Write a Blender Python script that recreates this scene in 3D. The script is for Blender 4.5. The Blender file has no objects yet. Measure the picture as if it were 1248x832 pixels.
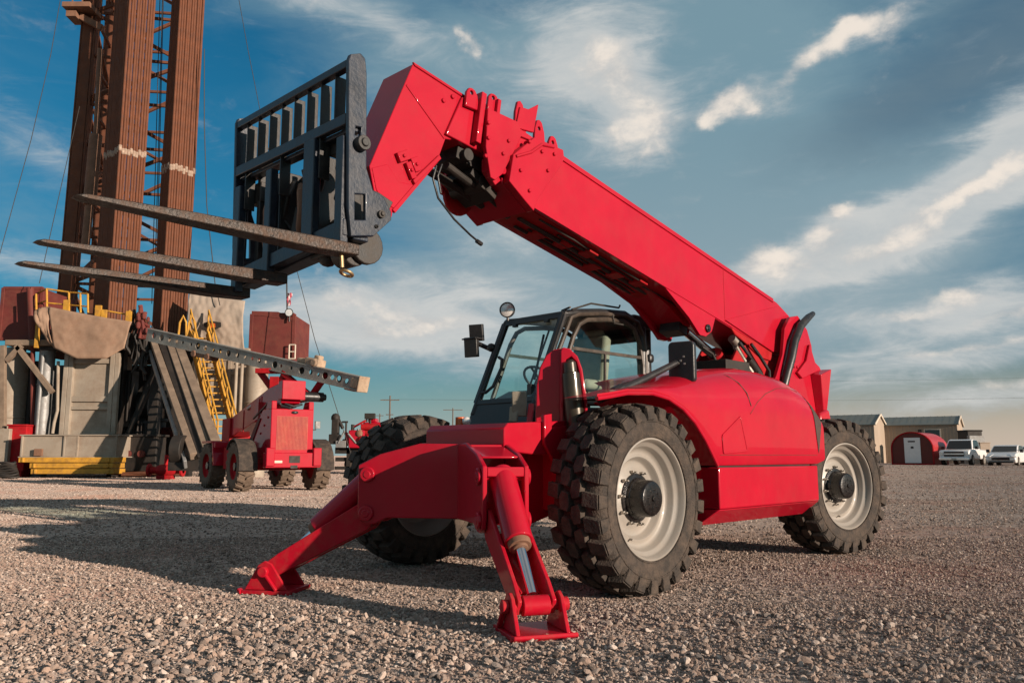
import bpy, bmesh, math, random
import numpy as np
from mathutils import Vector, Matrix, Euler, noise
from mathutils.geometry import tessellate_polygon

SC = bpy.context.scene
COL = SC.collection
R = math.radians
PI = math.pi
V = Vector

# ------------------------------------------------------------------ helpers
class MB:
    """collects shapes into one mesh"""
    def __init__(s, M=None):
        s.v = []; s.f = []; s.M = M
    def add(s, vs, fs):
        o = len(s.v)
        for p in vs:
            p = V(p)
            s.v.append(s.M @ p if s.M else p)
        s.f += [tuple(i + o for i in f) for f in fs]
        return s
    def box(s, c, d, rot=None):
        c = V(c); x, y, z = d[0]/2, d[1]/2, d[2]/2
        vs = [V((i*x, j*y, k*z)) for i in (-1, 1) for j in (-1, 1) for k in (-1, 1)]
        if rot is not None:
            m = rot if isinstance(rot, Matrix) else Euler(rot).to_matrix()
            vs = [m @ p for p in vs]
        return s.add([p + c for p in vs], [(0,1,3,2),(4,6,7,5),(0,4,5,1),(2,3,7,6),(0,2,6,4),(1,5,7,3)])
    def bx(s, x0, x1, y0, y1, z0, z1):
        return s.box(((x0+x1)/2, (y0+y1)/2, (z0+z1)/2), (x1-x0, y1-y0, z1-z0))
    def bar(s, p0, p1, w, h, up=(0, 0, 1)):
        p0, p1 = V(p0), V(p1); d = p1 - p0; L = d.length; d.normalize()
        up = V(up)
        if abs(d.dot(up)) > .98: up = V((1, 0, 0))
        sd = d.cross(up).normalized(); u = sd.cross(d)
        m = Matrix((d, sd, u)).transposed()
        return s.box((p0 + p1)/2, (L, w, h), m)
    def prism(s, poly, o, u, v, t, holes=(), center=False):
        """polygon (a,b) -> o+u*a+v*b, extruded along u x v by t"""
        o, u, v = V(o), V(u), V(v); n = u.cross(v).normalized()
        if center: o = o - n*t/2
        loops = [list(poly)] + [list(h) for h in holes]
        flat = [p for l in loops for p in l]; k = len(flat)
        if holes:
            tb = bmesh.new(); bv = [tb.verts.new((p[0], p[1], 0)) for p in flat]; b0 = 0
            for l in loops:
                for q in range(len(l)): tb.edges.new((bv[b0+q], bv[b0+(q+1) % len(l)]))
                b0 += len(l)
            tb.verts.index_update()
            bmesh.ops.triangle_fill(tb, use_beauty=True, use_dissolve=False, edges=tb.edges[:], normal=(0, 0, 1))
            tri = [tuple(v.index for v in f.verts) for f in tb.faces]; tb.free()
        else:
            tri = [tuple(range(k))]
        vs = [o + u*p[0] + v*p[1] for p in flat]; vs += [p + n*t for p in vs]
        fs = []
        for f in tri:
            fs.append(tuple(f)); fs.append(tuple(i + k for i in reversed(f)))
        b = 0
        for l in loops:
            m = len(l)
            for i in range(m):
                j = (i + 1) % m
                fs.append((b+i, b+j, b+j+k, b+i+k))
            b += m
        return s.add(vs, fs)
    def xz(s, poly, y0, y1, holes=()):
        """profile in the local x-z plane between y0 and y1"""
        return s.prism(poly, (0, y1, 0), (1, 0, 0), (0, 0, 1), y1 - y0, holes)
    def tube(s, p0, p1, r, r1=None, n=16, caps=True):
        return s.pipe([p0, p1], [r, r if r1 is None else r1], n, caps)
    def pipe(s, pts, r, n=10, caps=True, close=False):
        pts = [V(p) for p in pts]; m = len(pts)
        rs = r if isinstance(r, (list, tuple)) else [r]*m
        vs = []; ref = None
        for i, p in enumerate(pts):
            a = pts[max(i-1, 0)]; b = pts[min(i+1, m-1)]
            d = (b - a).normalized()
            if ref is None:
                ref = V((0, 0, 1)) if abs(d.z) < .9 else V((1, 0, 0))
            sd = d.cross(ref)
            if sd.length < 1e-4: sd = d.cross(V((0.3, 1, 0)))
            sd.normalize(); u = sd.cross(d); ref = u
            for k in range(n):
                t = 2*PI*k/n
                vs.append(p + (sd*math.cos(t) + u*math.sin(t))*rs[i])
        fs = []
        for i in range(m - 1):
            for k in range(n):
                k2 = (k+1) % n
                fs.append((i*n+k, i*n+k2, (i+1)*n+k2, (i+1)*n+k))
        if caps:
            fs.append(tuple(reversed(range(n)))); fs.append(tuple((m-1)*n + k for k in range(n)))
        return s.add(vs, fs)
    def lathe(s, prof, o=(0, 0, 0), axis='y', n=48, close=False):
        """prof of (r, h); h along the axis"""
        o = V(o); vs = []
        for r, h in prof:
            for k in range(n):
                t = 2*PI*k/n; c, q = r*math.cos(t), r*math.sin(t)
                vs.append(o + (V((c, h, q)) if axis == 'y' else V((c, q, h)) if axis == 'z' else V((h, c, q))))
        m = len(prof); fs = []
        for i in range(m if close else m - 1):
            for k in range(n):
                k2 = (k+1) % n; i2 = (i+1) % m
                fs.append((i*n+k, i*n+k2, i2*n+k2, i2*n+k))
        return s.add(vs, fs)
    def hexa(s, b, t):
        """eight corners: bottom quad and top quad in the same order"""
        return s.add(list(b) + list(t), [(3,2,1,0),(4,5,6,7),(0,1,5,4),(1,2,6,5),(2,3,7,6),(3,0,4,7)])
    def sphere(s, c, r, n=12, sq=(1, 1, 1)):
        c = V(c); prof = []
        vs = []; fs = []
        for i in range(n//2 + 1):
            th = PI*i/(n//2)
            for k in range(n):
                p = 2*PI*k/n
                vs.append(c + V((r*sq[0]*math.sin(th)*math.cos(p), r*sq[1]*math.sin(th)*math.sin(p), r*sq[2]*math.cos(th))))
        for i in range(n//2):
            for k in range(n):
                fs.append((i*n+k, (i+1)*n+k, (i+1)*n+(k+1) % n, i*n+(k+1) % n))
        return s.add(vs, fs)
    def build(s, name, mat, parent=None, bevel=0, sharp=35, seg=2):
        me = bpy.data.meshes.new(name)
        me.from_pydata([tuple(p) for p in s.v], [], s.f)
        bm = bmesh.new(); bm.from_mesh(me)
        bmesh.ops.recalc_face_normals(bm, faces=bm.faces)
        bm.to_mesh(me); bm.free()
        me.polygons.foreach_set('use_smooth', [True]*len(me.polygons))
        me.set_sharp_from_angle(angle=R(sharp))
        me.update()
        if isinstance(mat, (list, tuple)):
            for q in mat: me.materials.append(q)
        else: me.materials.append(mat)
        o = bpy.data.objects.new(name, me); COL.objects.link(o)
        if parent: o.parent = parent
        if bevel:
            b = o.modifiers.new('Bevel', 'BEVEL'); b.width = bevel; b.segments = seg
            b.limit_method = 'ANGLE'; b.angle_limit = R(40); b.harden_normals = False
        return o

def tag(o, label=None, cat=None, group=None, kind=None):
    if label: o['label'] = label
    if cat: o['category'] = cat
    if group: o['group'] = group
    if kind or label: o['kind'] = kind or 'thing'
    return o
def empty(name, loc=(0, 0, 0), rz=0, label=None, cat=None, group=None):
    o = bpy.data.objects.new(name, None); COL.objects.link(o)
    o.location = loc; o.rotation_euler = (0, 0, rz); o.empty_display_size = .3
    return tag(o, label, cat, group)
def copy_tree(o, parent=None):
    c = o.copy(); COL.objects.link(c)
    if parent: c.parent = parent
    for ch in list(o.children): copy_tree(ch, c)
    return c
def circle(cx, cy, r, n=16, sq=1.0):
    return [(cx + r*math.cos(2*PI*k/n), cy + r*sq*math.sin(2*PI*k/n)) for k in range(n)]
def rrect(x0, x1, y0, y1, r, n=4):
    out = []
    for cx, cy, a in ((x1-r, y1-r, 0), (x0+r, y1-r, 90), (x0+r, y0+r, 180), (x1-r, y0+r, 270)):
        for k in range(n+1):
            t = R(a + 90*k/n); out.append((cx + r*math.cos(t), cy + r*math.sin(t)))
    return out
def lerp(a, b, t): return a + (b - a)*t
def sstep(a, b, x):
    t = min(1, max(0, (x-a)/(b-a))); return t*t*(3-2*t)

# ------------------------------------------------------------------ materials
def nd(nt, typ, **kw):
    n = nt.nodes.new(typ)
    for k, v in kw.items():
        if k.startswith('i_'):
            n.inputs[k[2:].replace('_', ' ')].default_value = v
        else: setattr(n, k, v)
    return n
def mat(name, col, rough=.5, metal=0., coat=0., var=.15, vs=5., dirt=0., dcol=(.33, .22, .15), ds=3., bump=0., bs=60., spec=.5, stretch=(1, 1, 1)):
    m = bpy.data.materials.new(name); m.use_nodes = True; nt = m.node_tree; L = nt.links
    b = nt.nodes['Principled BSDF']
    b.inputs['Metallic'].default_value = metal
    b.inputs['Coat Weight'].default_value = coat; b.inputs['Coat Roughness'].default_value = .07; b.inputs['Coat IOR'].default_value = 1.45
    b.inputs['Specular IOR Level'].default_value = spec
    tc = nd(nt, 'ShaderNodeTexCoord')
    mp = nd(nt, 'ShaderNodeMapping'); mp.inputs['Scale'].default_value = stretch
    L.new(tc.outputs['Object'], mp.inputs['Vector'])
    n1 = nd(nt, 'ShaderNodeTexNoise'); n1.inputs['Scale'].default_value = vs; n1.inputs['Detail'].default_value = 6; n1.inputs['Roughness'].default_value = .65
    L.new(mp.outputs[0], n1.inputs['Vector'])
    r1 = nd(nt, 'ShaderNodeValToRGB')
    r1.color_ramp.elements[0].position = .3; r1.color_ramp.elements[1].position = .7
    c = V(col)
    r1.color_ramp.elements[0].color = (*[max(0, x*(1-var)) for x in c], 1)
    r1.color_ramp.elements[1].color = (*[min(1, x*(1+var)) for x in c], 1)
    L.new(n1.outputs['Fac'], r1.inputs['Fac'])
    out = r1.outputs['Color']
    rr = nd(nt, 'ShaderNodeMapRange'); rr.inputs['To Min'].default_value = rough*.8; rr.inputs['To Max'].default_value = min(1, rough*1.25)
    L.new(n1.outputs['Fac'], rr.inputs['Value']); rout = rr.outputs[0]
    if dirt > 0:
        n2 = nd(nt, 'ShaderNodeTexNoise'); n2.inputs['Scale'].default_value = ds; n2.inputs['Detail'].default_value = 9; n2.inputs['Roughness'].default_value = .75
        L.new(mp.outputs[0], n2.inputs['Vector'])
        mr = nd(nt, 'ShaderNodeMapRange'); mr.inputs['From Min'].default_value = .45; mr.inputs['From Max'].default_value = .75
        mr.inputs['To Max'].default_value = dirt
        L.new(n2.outputs['Fac'], mr.inputs['Value'])
        mx = nd(nt, 'ShaderNodeMix', data_type='RGBA')
        L.new(mr.outputs[0], mx.inputs[0]); L.new(out, mx.inputs[6]); mx.inputs[7].default_value = (*dcol, 1)
        out = mx.outputs[2]
        ma = nd(nt, 'ShaderNodeMath', operation='MULTIPLY_ADD'); L.new(mr.outputs[0], ma.inputs[0]); ma.inputs[1].default_value = .5; L.new(rout, ma.inputs[2]); rout = ma.outputs[0]
    L.new(out, b.inputs['Base Color']); L.new(rout, b.inputs['Roughness'])
    if bump > 0:
        n3 = nd(nt, 'ShaderNodeTexNoise'); n3.inputs['Scale'].default_value = bs; n3.inputs['Detail'].default_value = 5
        L.new(mp.outputs[0], n3.inputs['Vector'])
        bp = nd(nt, 'ShaderNodeBump'); bp.inputs['Strength'].default_value = bump; bp.inputs['Distance'].default_value = .02
        L.new(n3.outputs['Fac'], bp.inputs['Height']); L.new(bp.outputs[0], b.inputs['Normal'])
    return m
def glass(name, tint=(.80, .93, .91), rough=.02, alpha=.25):
    m = bpy.data.materials.new(name); m.use_nodes = True; nt = m.node_tree; L = nt.links
    nt.nodes.remove(nt.nodes['Principled BSDF']); out = nt.nodes['Material Output']
    tr = nd(nt, 'ShaderNodeBsdfTransparent'); tr.inputs[0].default_value = (*tint, 1)
    gl = nd(nt, 'ShaderNodeBsdfGlossy'); gl.inputs['Roughness'].default_value = rough; gl.inputs['Color'].default_value = (.9, .95, .95, 1)
    fw = nd(nt, 'ShaderNodeLayerWeight'); fr = nd(nt, 'ShaderNodeMath', operation='POWER'); L.new(fw.outputs['Facing'], fr.inputs[0]); fr.inputs[1].default_value = 4.5
    tc = nd(nt, 'ShaderNodeTexCoord'); no = nd(nt, 'ShaderNodeTexNoise'); no.inputs['Scale'].default_value = 4
    L.new(tc.outputs['Object'], no.inputs['Vector'])
    ad = nd(nt, 'ShaderNodeMath', operation='MULTIPLY_ADD'); ad.inputs[1].default_value = .16; L.new(no.outputs['Fac'], ad.inputs[0]); L.new(fr.outputs[0], ad.inputs[2])
    mx = nd(nt, 'ShaderNodeMixShader'); L.new(ad.outputs[0], mx.inputs[0]); L.new(tr.outputs[0], mx.inputs[1]); L.new(gl.outputs[0], mx.inputs[2])
    L.new(mx.outputs[0], out.inputs['Surface'])
    return m

RED = mat('red_paint', (.385, .003, .018), .48, 0, .6, .10, 2.0, .20, (.27, .045, .035), 3.5, .03, 9, .10)
REDF = mat('scuffed_red_paint', (.42, .004, .018), .55, 0, .3, .12, 6, .45, (.22, .09, .06), 9, .06, 30, .10)
RED_D = mat('worn_red_paint', (.34, .010, .014), .55, 0, .05, .25, 4, .35, (.18, .06, .045), 5, .1, 30, .1)
MAROON = mat('maroon_rusty_paint', (.12, .019, .014), .7, 0, 0, .3, 1.2, .5, (.17, .06, .035), 2, .15, 10)
BLACK = mat('black_steel_paint', (.018, .017, .016), .5, 0, .1, .3, 6, .5, (.10, .075, .055), 9, .1, 50)
FORKM = mat('worn_fork_steel', (.035, .028, .024), .45, .5, 0, .4, 8, .8, (.14, .075, .045), 14, .35, 60)
CARR = mat('carriage_sky_tinted_paint', (.010, .017, .030), .38, 0, .1, .3, 6, .3, (.09, .07, .055), 10, .1, 50)  # blue of the reflected sky is put into the base colour
PLAS = mat('black_plastic', (.014, .014, .015), .38, 0, 0, .2, 8, .25, (.08, .06, .05), 8, .08, 90)
TYRE = mat('dusty_tyre_rubber', (.046, .037, .031), .85, 0, 0, .35, 10, .65, (.15, .108, .08), 5, .6, 70, .3)
RIM = mat('rim_silver_paint', (.27, .245, .215), .42, .05, .1, .08, 4, .35, (.32, .24, .18), 5, .05, 30)
HUB = mat('greasy_black_hub', (.006, .005, .005), .25, 0, .1, .3, 12, .18, (.09, .06, .045), 26, .12, 80)
CHROME = mat('chrome_rod', (.72, .74, .76), .14, 1, 0, .05, 5)
STEEL = mat('bare_steel', (.42, .39, .35), .42, .8, 0, .2, 6, .4, (.24, .15, .09), 7, .1, 40)
GLASS = glass('cab_glass')
LENS = mat('lamp_lens', (.75, .73, .70), .12, .3, .4, .05, 30)
MIRG = mat('mirror_glass', (.6, .62, .63), .05, 1, 0, .02, 3)
SEAT = mat('beige_seat_cloth', (.30, .26, .20), .85, 0, 0, .15, 12, 0, bump=.1, bs=90)
ORANGE = mat('amber_lens', (.55, .10, .01), .25, 0, .3, .05, 20)
YELLOW = mat('yellow_paint', (.52, .26, .025), .6, 0, 0, .25, 3, .8, (.17, .075, .035), 4, .05, 20)
RUST = mat('rusty_pipe_steel', (.15, .052, .024), .75, .15, 0, .35, 2.5, .6, (.09, .032, .018), 5, .3, 25)
RUSTL = mat('light_rust_steel', (.22, .115, .07), .75, .1, 0, .3, 1.5, .5, (.12, .05, .03), 2.5, .25, 20)
GREYB = mat('beige_grey_steel', (.33, .275, .215), .6, .1, 0, .15, .8, .7, (.17, .105, .065), 1.1, .1, 8)
GREYS = mat('grey_galvanised_steel', (.24, .24, .235), .5, .35, 0, .2, 2, .5, (.17, .12, .09), 3, .15, 20)
CONC = mat('weathered_timber_steel', (.21, .15, .105), .8, 0, 0, .3, 1.5, .6, (.10, .065, .045), 2.2, .3, 14)
TARP = mat('sun_bleached_canvas', (.30, .195, .135), .9, 0, 0, .22, .9, .5, (.20, .10, .06), 1.6, .10, 6, .1)
TARPW = mat('pale_canvas', (.38, .31, .25), .9, 0, 0, .18, .8, .45, (.26, .17, .12), 1.4, .1, 6, .1)
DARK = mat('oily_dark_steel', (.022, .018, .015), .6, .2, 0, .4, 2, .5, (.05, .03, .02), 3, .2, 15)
WIRE = mat('dark_wire_rope', (.05, .045, .04), .6, .4, 0, .2, 5)
WOOD = mat('grey_weathered_wood', (.13, .105, .085), .85, 0, 0, .3, 6, 0, bump=.2, bs=30, stretch=(1, 1, .15))
WHITE = mat('white_car_paint', (.74, .72, .70), .25, 0, .5, .04, 3, .15, (.45, .35, .27), 3)
CARGL = mat('dark_car_glass', (.012, .018, .020), .06, 0, 0, .1, 3, spec=.6)
SIDING = mat('tan_ribbed_siding', (.34, .265, .20), .7, 0, 0, .08, .5, .2, (.22, .14, .09), .8, .03, 6)
ROOFM = mat('grey_green_metal_roof', (.15, .155, .13), .45, .2, 0, .12, .6, .3, (.22, .16, .12), .9)
CREAM = mat('pale_trim', (.55, .47, .38), .6, 0, 0, .08, 2)
GRILLE = mat('grille_mesh', (.05, .03, .025), .6, .2, 0, .3, 30, .4, (.16, .10, .07), 20, .4, 140)
CHALK = mat('chalky_rusty_casting', (.36, .26, .18), .85, 0, 0, .25, 5, .6, (.20, .10, .05), 7, .2, 20)
PIPEN = mat('pipe_end_paint', (.34, .25, .19), .8, 0, 0, .4, 6, .7, (.16, .07, .04), 8)
# ------------------------------------------------------------------ camera
CAMH = .925
cd = bpy.data.cameras.new('camera'); cam = bpy.data.objects.new('camera', cd); COL.objects.link(cam)
cd.sensor_width = 36; cd.lens = 36*1000/1248; cd.clip_end = 6000; cd.clip_start = .05
cam.location = (0, 0, CAMH); cam.rotation_euler = (PI/2 + .138, 0, 0)
SC.camera = cam
SC.view_settings.view_transform = 'Standard'; SC.view_settings.look = 'None'
SC.view_settings.exposure = 0.46; SC.view_settings.gamma = 1; SC.view_settings.use_curve_mapping = False

# ------------------------------------------------------------------ sun and sky
SUN_DIR = V((.82, -.57, 0)).normalized(); SUN_EL = R(10.5)
sl = bpy.data.lights.new('sun', 'SUN'); sl.energy = 5.0; sl.angle = R(.5); sl.color = (1.0, .83, .68)
so = bpy.data.objects.new('sun', sl); COL.objects.link(so)
to_sun = V((SUN_DIR.x*math.cos(SUN_EL), SUN_DIR.y*math.cos(SUN_EL), math.sin(SUN_EL)))
so.rotation_euler = to_sun.to_track_quat('Z', 'Y').to_euler(); so.location = (20, -20, 30)

W = bpy.data.worlds.new('World'); SC.world = W; W.use_nodes = True
nt = W.node_tree; L = nt.links; bg = nt.nodes['Background']; bg.inputs['Strength'].default_value = .1
def mth(op, a, b=None, c=None, clamp=False):
    n = nt.nodes.new('ShaderNodeMath'); n.operation = op; n.use_clamp = clamp
    for i, q in enumerate((a, b, c)):
        if q is None: continue
        if isinstance(q, (int, float)): n.inputs[i].default_value = q
        else: L.new(q, n.inputs[i])
    return n.outputs[0]
def mrange(x, a, b, c=0., d=1., smooth=True):
    n = nt.nodes.new('ShaderNodeMapRange'); n.interpolation_type = 'SMOOTHSTEP' if smooth else 'LINEAR'
    L.new(x, n.inputs['Value'])
    for k, q in (('From Min', a), ('From Max', b), ('To Min', c), ('To Max', d)): n.inputs[k].default_value = q
    return n.outputs[0]
def mixc(f, a, b):
    n = nt.nodes.new('ShaderNodeMix'); n.data_type = 'RGBA'
    if isinstance(f, float): n.inputs[0].default_value = f
    else: L.new(f, n.inputs[0])
    for i, q in ((6, a), (7, b)):
        if isinstance(q, tuple): n.inputs[i].default_value = (*q, 1)
        else: L.new(q, n.inputs[i])
    return n.outputs[2]
sky = nt.nodes.new('ShaderNodeTexSky'); sky.sky_type = 'NISHITA'; sky.sun_disc = False
sky.sun_elevation = SUN_EL; sky.sun_rotation = math.atan2(SUN_DIR.x, SUN_DIR.y)
sky.air_density = 1.2; sky.dust_density = .6; sky.ozone_density = 2.0; sky.altitude = 300
tc = nt.nodes.new('ShaderNodeTexCoord'); dirv = tc.outputs['Generated']
sp = nt.nodes.new('ShaderNodeSeparateXYZ'); L.new(dirv, sp.inputs[0])
az = mth('ARCTAN2', sp.outputs[0], sp.outputs[1]); el = mth('ARCSINE', sp.outputs[2])
cb = nt.nodes.new('ShaderNodeCombineXYZ'); L.new(az, cb.inputs[0]); L.new(el, cb.inputs[1])
def fbm(scale, stretch=(1, 1, 1), rot=0, detail=8, rough=.6, loc=(0, 0, 0), dist=0):
    mp = nt.nodes.new('ShaderNodeMapping'); mp.inputs['Scale'].default_value = stretch
    mp.inputs['Rotation'].default_value = (0, 0, rot); mp.inputs['Location'].default_value = loc
    L.new(cb.outputs[0], mp.inputs['Vector'])
    n = nt.nodes.new('ShaderNodeTexNoise'); n.inputs['Scale'].default_value = scale; n.inputs['Detail'].default_value = detail
    n.inputs['Roughness'].default_value = rough; n.inputs['Distortion'].default_value = dist
    L.new(mp.outputs[0], n.inputs['Vector']); return n
wn = fbm(9, (1, 1.6, 1), 0, 6, .6)
ws = nt.nodes.new('ShaderNodeSeparateColor'); L.new(wn.outputs['Color'], ws.inputs[0])
azw = mth('MULTIPLY_ADD', mth('SUBTRACT', ws.outputs[0], .5), .075, az)
elw = mth('MULTIPLY_ADD', mth('SUBTRACT', ws.outputs[1], .5), .055, el)
def blobs(lst):
    tot = None
    for a, e, ra, re, rot, amp in lst:
        dx = mth('SUBTRACT', azw, a); dy = mth('SUBTRACT', elw, e); c, s_ = math.cos(rot), math.sin(rot)
        u = mth('MULTIPLY_ADD', dx, c/ra, mth('MULTIPLY', dy, s_/ra))
        v = mth('MULTIPLY_ADD', dx, -s_/re, mth('MULTIPLY', dy, c/re))
        q = mth('MULTIPLY_ADD', u, u, mth('MULTIPLY', v, v))
        g = mth('MULTIPLY', mth('EXPONENT', mth('MULTIPLY', q, -1.0)), amp)
        tot = g if tot is None else mth('ADD', tot, g)
    return tot
# clouds: azimuth, elevation, radii, tilt, weight (radians)
PUFF = [(.112, .480, .036, .022, -.3, .62), (.168, .382, .042, .028, .5, .95), (.130, .445, .036, .036, -.6, .38), (.152, .41, .03, .03, -.6, .45), (.09, .45, .03, .02, 0, .4),
        (.273, .416, .036, .016, .3, 1.15), (.248, .392, .016, .010, .3, .8), (.295, .40, .012, .008, 0, .6), (.435, .460, .050, .018, .05, 1.05), (.365, .436, .042, .012, .45, .7), (.41, .468, .02, .012, 0, .7),
        (.55, .290, .075, .014, .45, .7), (.50, .268, .06, .012, .4, .75), (.315, .225, .060, .022, .15, .95), (.40, .272, .022, .010, 0, .9), (.44, .228, .05, .012, .2, .8), (.372, .245, .02, .01, 0, .6),
        (.50, .172, .05, .010, -.1, .8), (.56, .150, .08, .008, .1, .7), (.44, .155, .05, .008, .1, .6), (.52, .118, .09, .008, .12, .7), (.56, .075, .08, .008, .1, .5),
        (-.185, .185, .075, .022, -.1, .8), (-.11, .155, .09, .012, .1, .6), (-.27, .16, .05, .012, 0, .5), (-.02, .13, .06, .008, .1, .4),
        (-.055, .49, .022, .008, -.4, .8), (-.035, .475, .01, .008, -.4, .6)]
SOFT = [(.125, .45, .085, .075, -.5, 1.1), (.165, .385, .05, .04, .3, .6), (.05, .47, .07, .06, 0, .45), (.30, .41, .07, .03, .3, .35), (.42, .455, .09, .02, .25, .45),
        (.54, .285, .17, .038, .45, 1.25), (.42, .238, .15, .030, .33, 1.05), (.31, .222, .09, .030, .2, .8), (.62, .34, .12, .05, .45, .8),
        (.50, .155, .13, .024, .08, 1.05), (.46, .10, .18, .020, .1, .9), (.55, .06, .16, .018, .1, .8),
        (-.19, .18, .13, .042, .0, 1.1), (-.08, .145, .17, .03, 0, .9), (.05, .11, .2, .02, .05, .5), (-.02, .20, .10, .02, -.1, .45),
        (-.50, .30, .12, .03, -.5, .5), (-.56, .21, .12, .025, -.3, .5), (-.53, .14, .08, .015, 0, .4), (-.16, .50, .14, .035, -.3, .6), (-.30, .53, .12, .02, -.3, .4),
        (-.10, .38, .10, .05, -.3, .3), (.0, .27, .10, .06, 0, .6), (-1.0, .3, .3, .07, .2, .7), (1.0, .28, .3, .10, .3, .8), (1.7, .4, .4, .14, .2, .7), (-1.8, .35, .4, .12, 0, .7), (2.8, .4, .5, .16, 0, .7), (-2.6, .5, .5, .16, 0, .6)]
VEIL = [(.12, .43, .20, .14, 0, .75), (.32, .47, .22, .08, .1, .6), (.46, .25, .26, .08, .38, .8), (-.56, .27, .16, .06, -.3, .3), (-.20, .50, .18, .06, -.3, .45), (-.02, .19, .24, .10, 0, .85), (-.2, .16, .2, .05, 0, .5),
        (.30, .30, .22, .12, 0, .8), (.50, .13, .26, .05, .05, .6), (-.05, .38, .16, .10, 0, .55), (0, 1.2, 3.2, .5, 0, 1.1), (1.6, .5, .7, .4, 0, .7), (-1.6, .5, .7, .4, 0, .7), (3.0, .5, .8, .4, 0, .8), (-3.0, .5, .8, .4, 0, .8)]  # veil overhead and behind the camera is out of view, added for ambient fill
DIM = [(.62, .44, .20, .10, .3, .75), (.42, .36, .14, .05, .2, .45)]
n1 = fbm(15, (1, 1.5, 1), -.3, 12, .6, (3.1, 1.7, 0), .3).outputs['Fac']
n2 = fbm(5, (1, 2.8, 1), -.35, 9, .6, (7.7, 4.2, 0), .5).outputs['Fac']
n3 = fbm(24, (1, 1.4, 1), .1, 8, .6, (1.3, 8.8, 0)).outputs['Fac']
n4 = fbm(8, (1, 3.4, 1), -.42, 11, .66, (2.2, 6.1, 0), .6).outputs['Fac']
puff = mrange(mth('ADD', blobs(PUFF), mth('MULTIPLY', mth('SUBTRACT', n1, .5), 1.9)), .18, 1.15)
soft = mrange(mth('ADD', blobs(SOFT), mth('MULTIPLY', mth('SUBTRACT', n4, .5), 1.5)), .08, 1.05)
veil = mrange(mth('ADD', blobs(VEIL), mth('MULTIPLY', mth('SUBTRACT', n2, .5), .9)), .05, 1.0, 0, .9)
dim = mrange(mth('ADD', blobs(DIM), mth('MULTIPLY', mth('SUBTRACT', n2, .5), .5)), .1, 1.0, 0, .9)
tint = mixc(mrange(el, 0., .42), (.12, .44, .66), (.09, .56, .76))
mul = nt.nodes.new('ShaderNodeMix'); mul.data_type = 'RGBA'; mul.blend_type = 'MULTIPLY'; mul.inputs[0].default_value = 1
L.new(sky.outputs[0], mul.inputs[6]); L.new(tint, mul.inputs[7])
air = mul.outputs[2]
side = mrange(az, -.3, .5)
air = mixc(mrange(el, .0, .14, .92, 0), air, mixc(side, (2.6, 3.4, 3.5), (4.9, 3.95, 3.2)))
c1 = mixc(veil, air, mixc(mrange(el, .62, .9), mixc(mrange(el, .05, .45), (2.6, 3.3, 3.6), (1.65, 2.65, 3.15)), (3.0, 2.9, 2.8)))
c1 = mixc(dim, c1, (1.0, 1.55, 2.0))
c1 = mixc(mth('MULTIPLY', soft, .85), c1, mixc(mth('MULTIPLY', n4, soft), (3.2, 3.7, 4.0), (6.3, 6.0, 5.6)))
ccol = mixc(mrange(mth('ADD', n3, mth('MULTIPLY', puff, .3)), .42, .85), (4.2, 4.15, 4.1), (7.3, 6.5, 5.7))
c2 = mixc(mth('MULTIPLY', puff, .92), c1, ccol)
gain = nt.nodes.new('ShaderNodeMix'); gain.data_type = 'RGBA'; gain.blend_type = 'MULTIPLY'; gain.inputs[0].default_value = 1; L.new(c2, gain.inputs[6]); gain.inputs[7].default_value = (.90, .90, .90, 1)
L.new(gain.outputs[2], bg.inputs['Color'])

# ------------------------------------------------------------------ ground
def gz(x, y):
    z = .24*sstep(28, 52, y)*sstep(-4, 14, x)
    d = math.hypot(x, y)
    if d < 40:
        z += .022*noise.noise(V((x*.55, y*.55, 3)))*min(1, (40-d)/20)
        z += .010*noise.noise(V((x*2.1, y*2.1, 7)))*min(1, max(0, (14-d)/6))
    return z
def dirt_mask(x, y):
    return .5 + .5*noise.noise(V((x*.35 + 4, y*.6, 1.3))) + .35*noise.noise(V((x*1.2, y*1.9, 9)))
def axis(lim, near, step, grow=1.16):
    a = [0]; d = step
    while a[-1] < lim:
        if a[-1] > near: d *= grow
        a.append(a[-1] + d)
    return a
xs = axis(3500, 12, .22); xs = [-q for q in reversed(xs[1:])] + xs
ys = [-q for q in reversed(axis(2500, 2, .5, 1.4)[1:])] + axis(3500, 16, .2)
gb = MB(); gv = [(x, y, gz(x, y)) for y in ys for x in xs]; nx = len(xs)
gf = [(j*nx+i, j*nx+i+1, (j+1)*nx+i+1, (j+1)*nx+i) for j in range(len(ys)-1) for i in range(nx-1)]
gm = bpy.data.materials.new('gravel_ground'); gm.use_nodes = True; nt = gm.node_tree; L = nt.links; b = nt.nodes['Principled BSDF']
b.inputs['Roughness'].default_value = .9; b.inputs['Specular IOR Level'].default_value = .1; b.inputs['Diffuse Roughness'].default_value = 1.0
tc = nd(nt, 'ShaderNodeTexCoord'); P = tc.outputs['Object']
def vor(scale, feat='F1'):
    n = nd(nt, 'ShaderNodeTexVoronoi', feature=feat); n.inputs['Scale'].default_value = scale; L.new(P, n.inputs['Vector']); return n
def noi(scale, det=6, ro=.6):
    n = nd(nt, 'ShaderNodeTexNoise'); n.inputs['Scale'].default_value = scale; n.inputs['Detail'].default_value = det; n.inputs['Roughness'].default_value = ro
    L.new(P, n.inputs['Vector']); return n.outputs['Fac']
def ramp(f, *st):
    n = nd(nt, 'ShaderNodeValToRGB'); e = n.color_ramp.elements
    while len(e) < len(st): e.new(.5)
    for q, (p, c) in zip(e, st): q.position = p; q.color = (*c, 1)
    L.new(f, n.inputs['Fac']); return n.outputs['Color']
v1 = vor(34); v2 = vor(15); sc1 = nd(nt, 'ShaderNodeSeparateColor'); L.new(v1.outputs['Color'], sc1.inputs[0])
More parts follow.
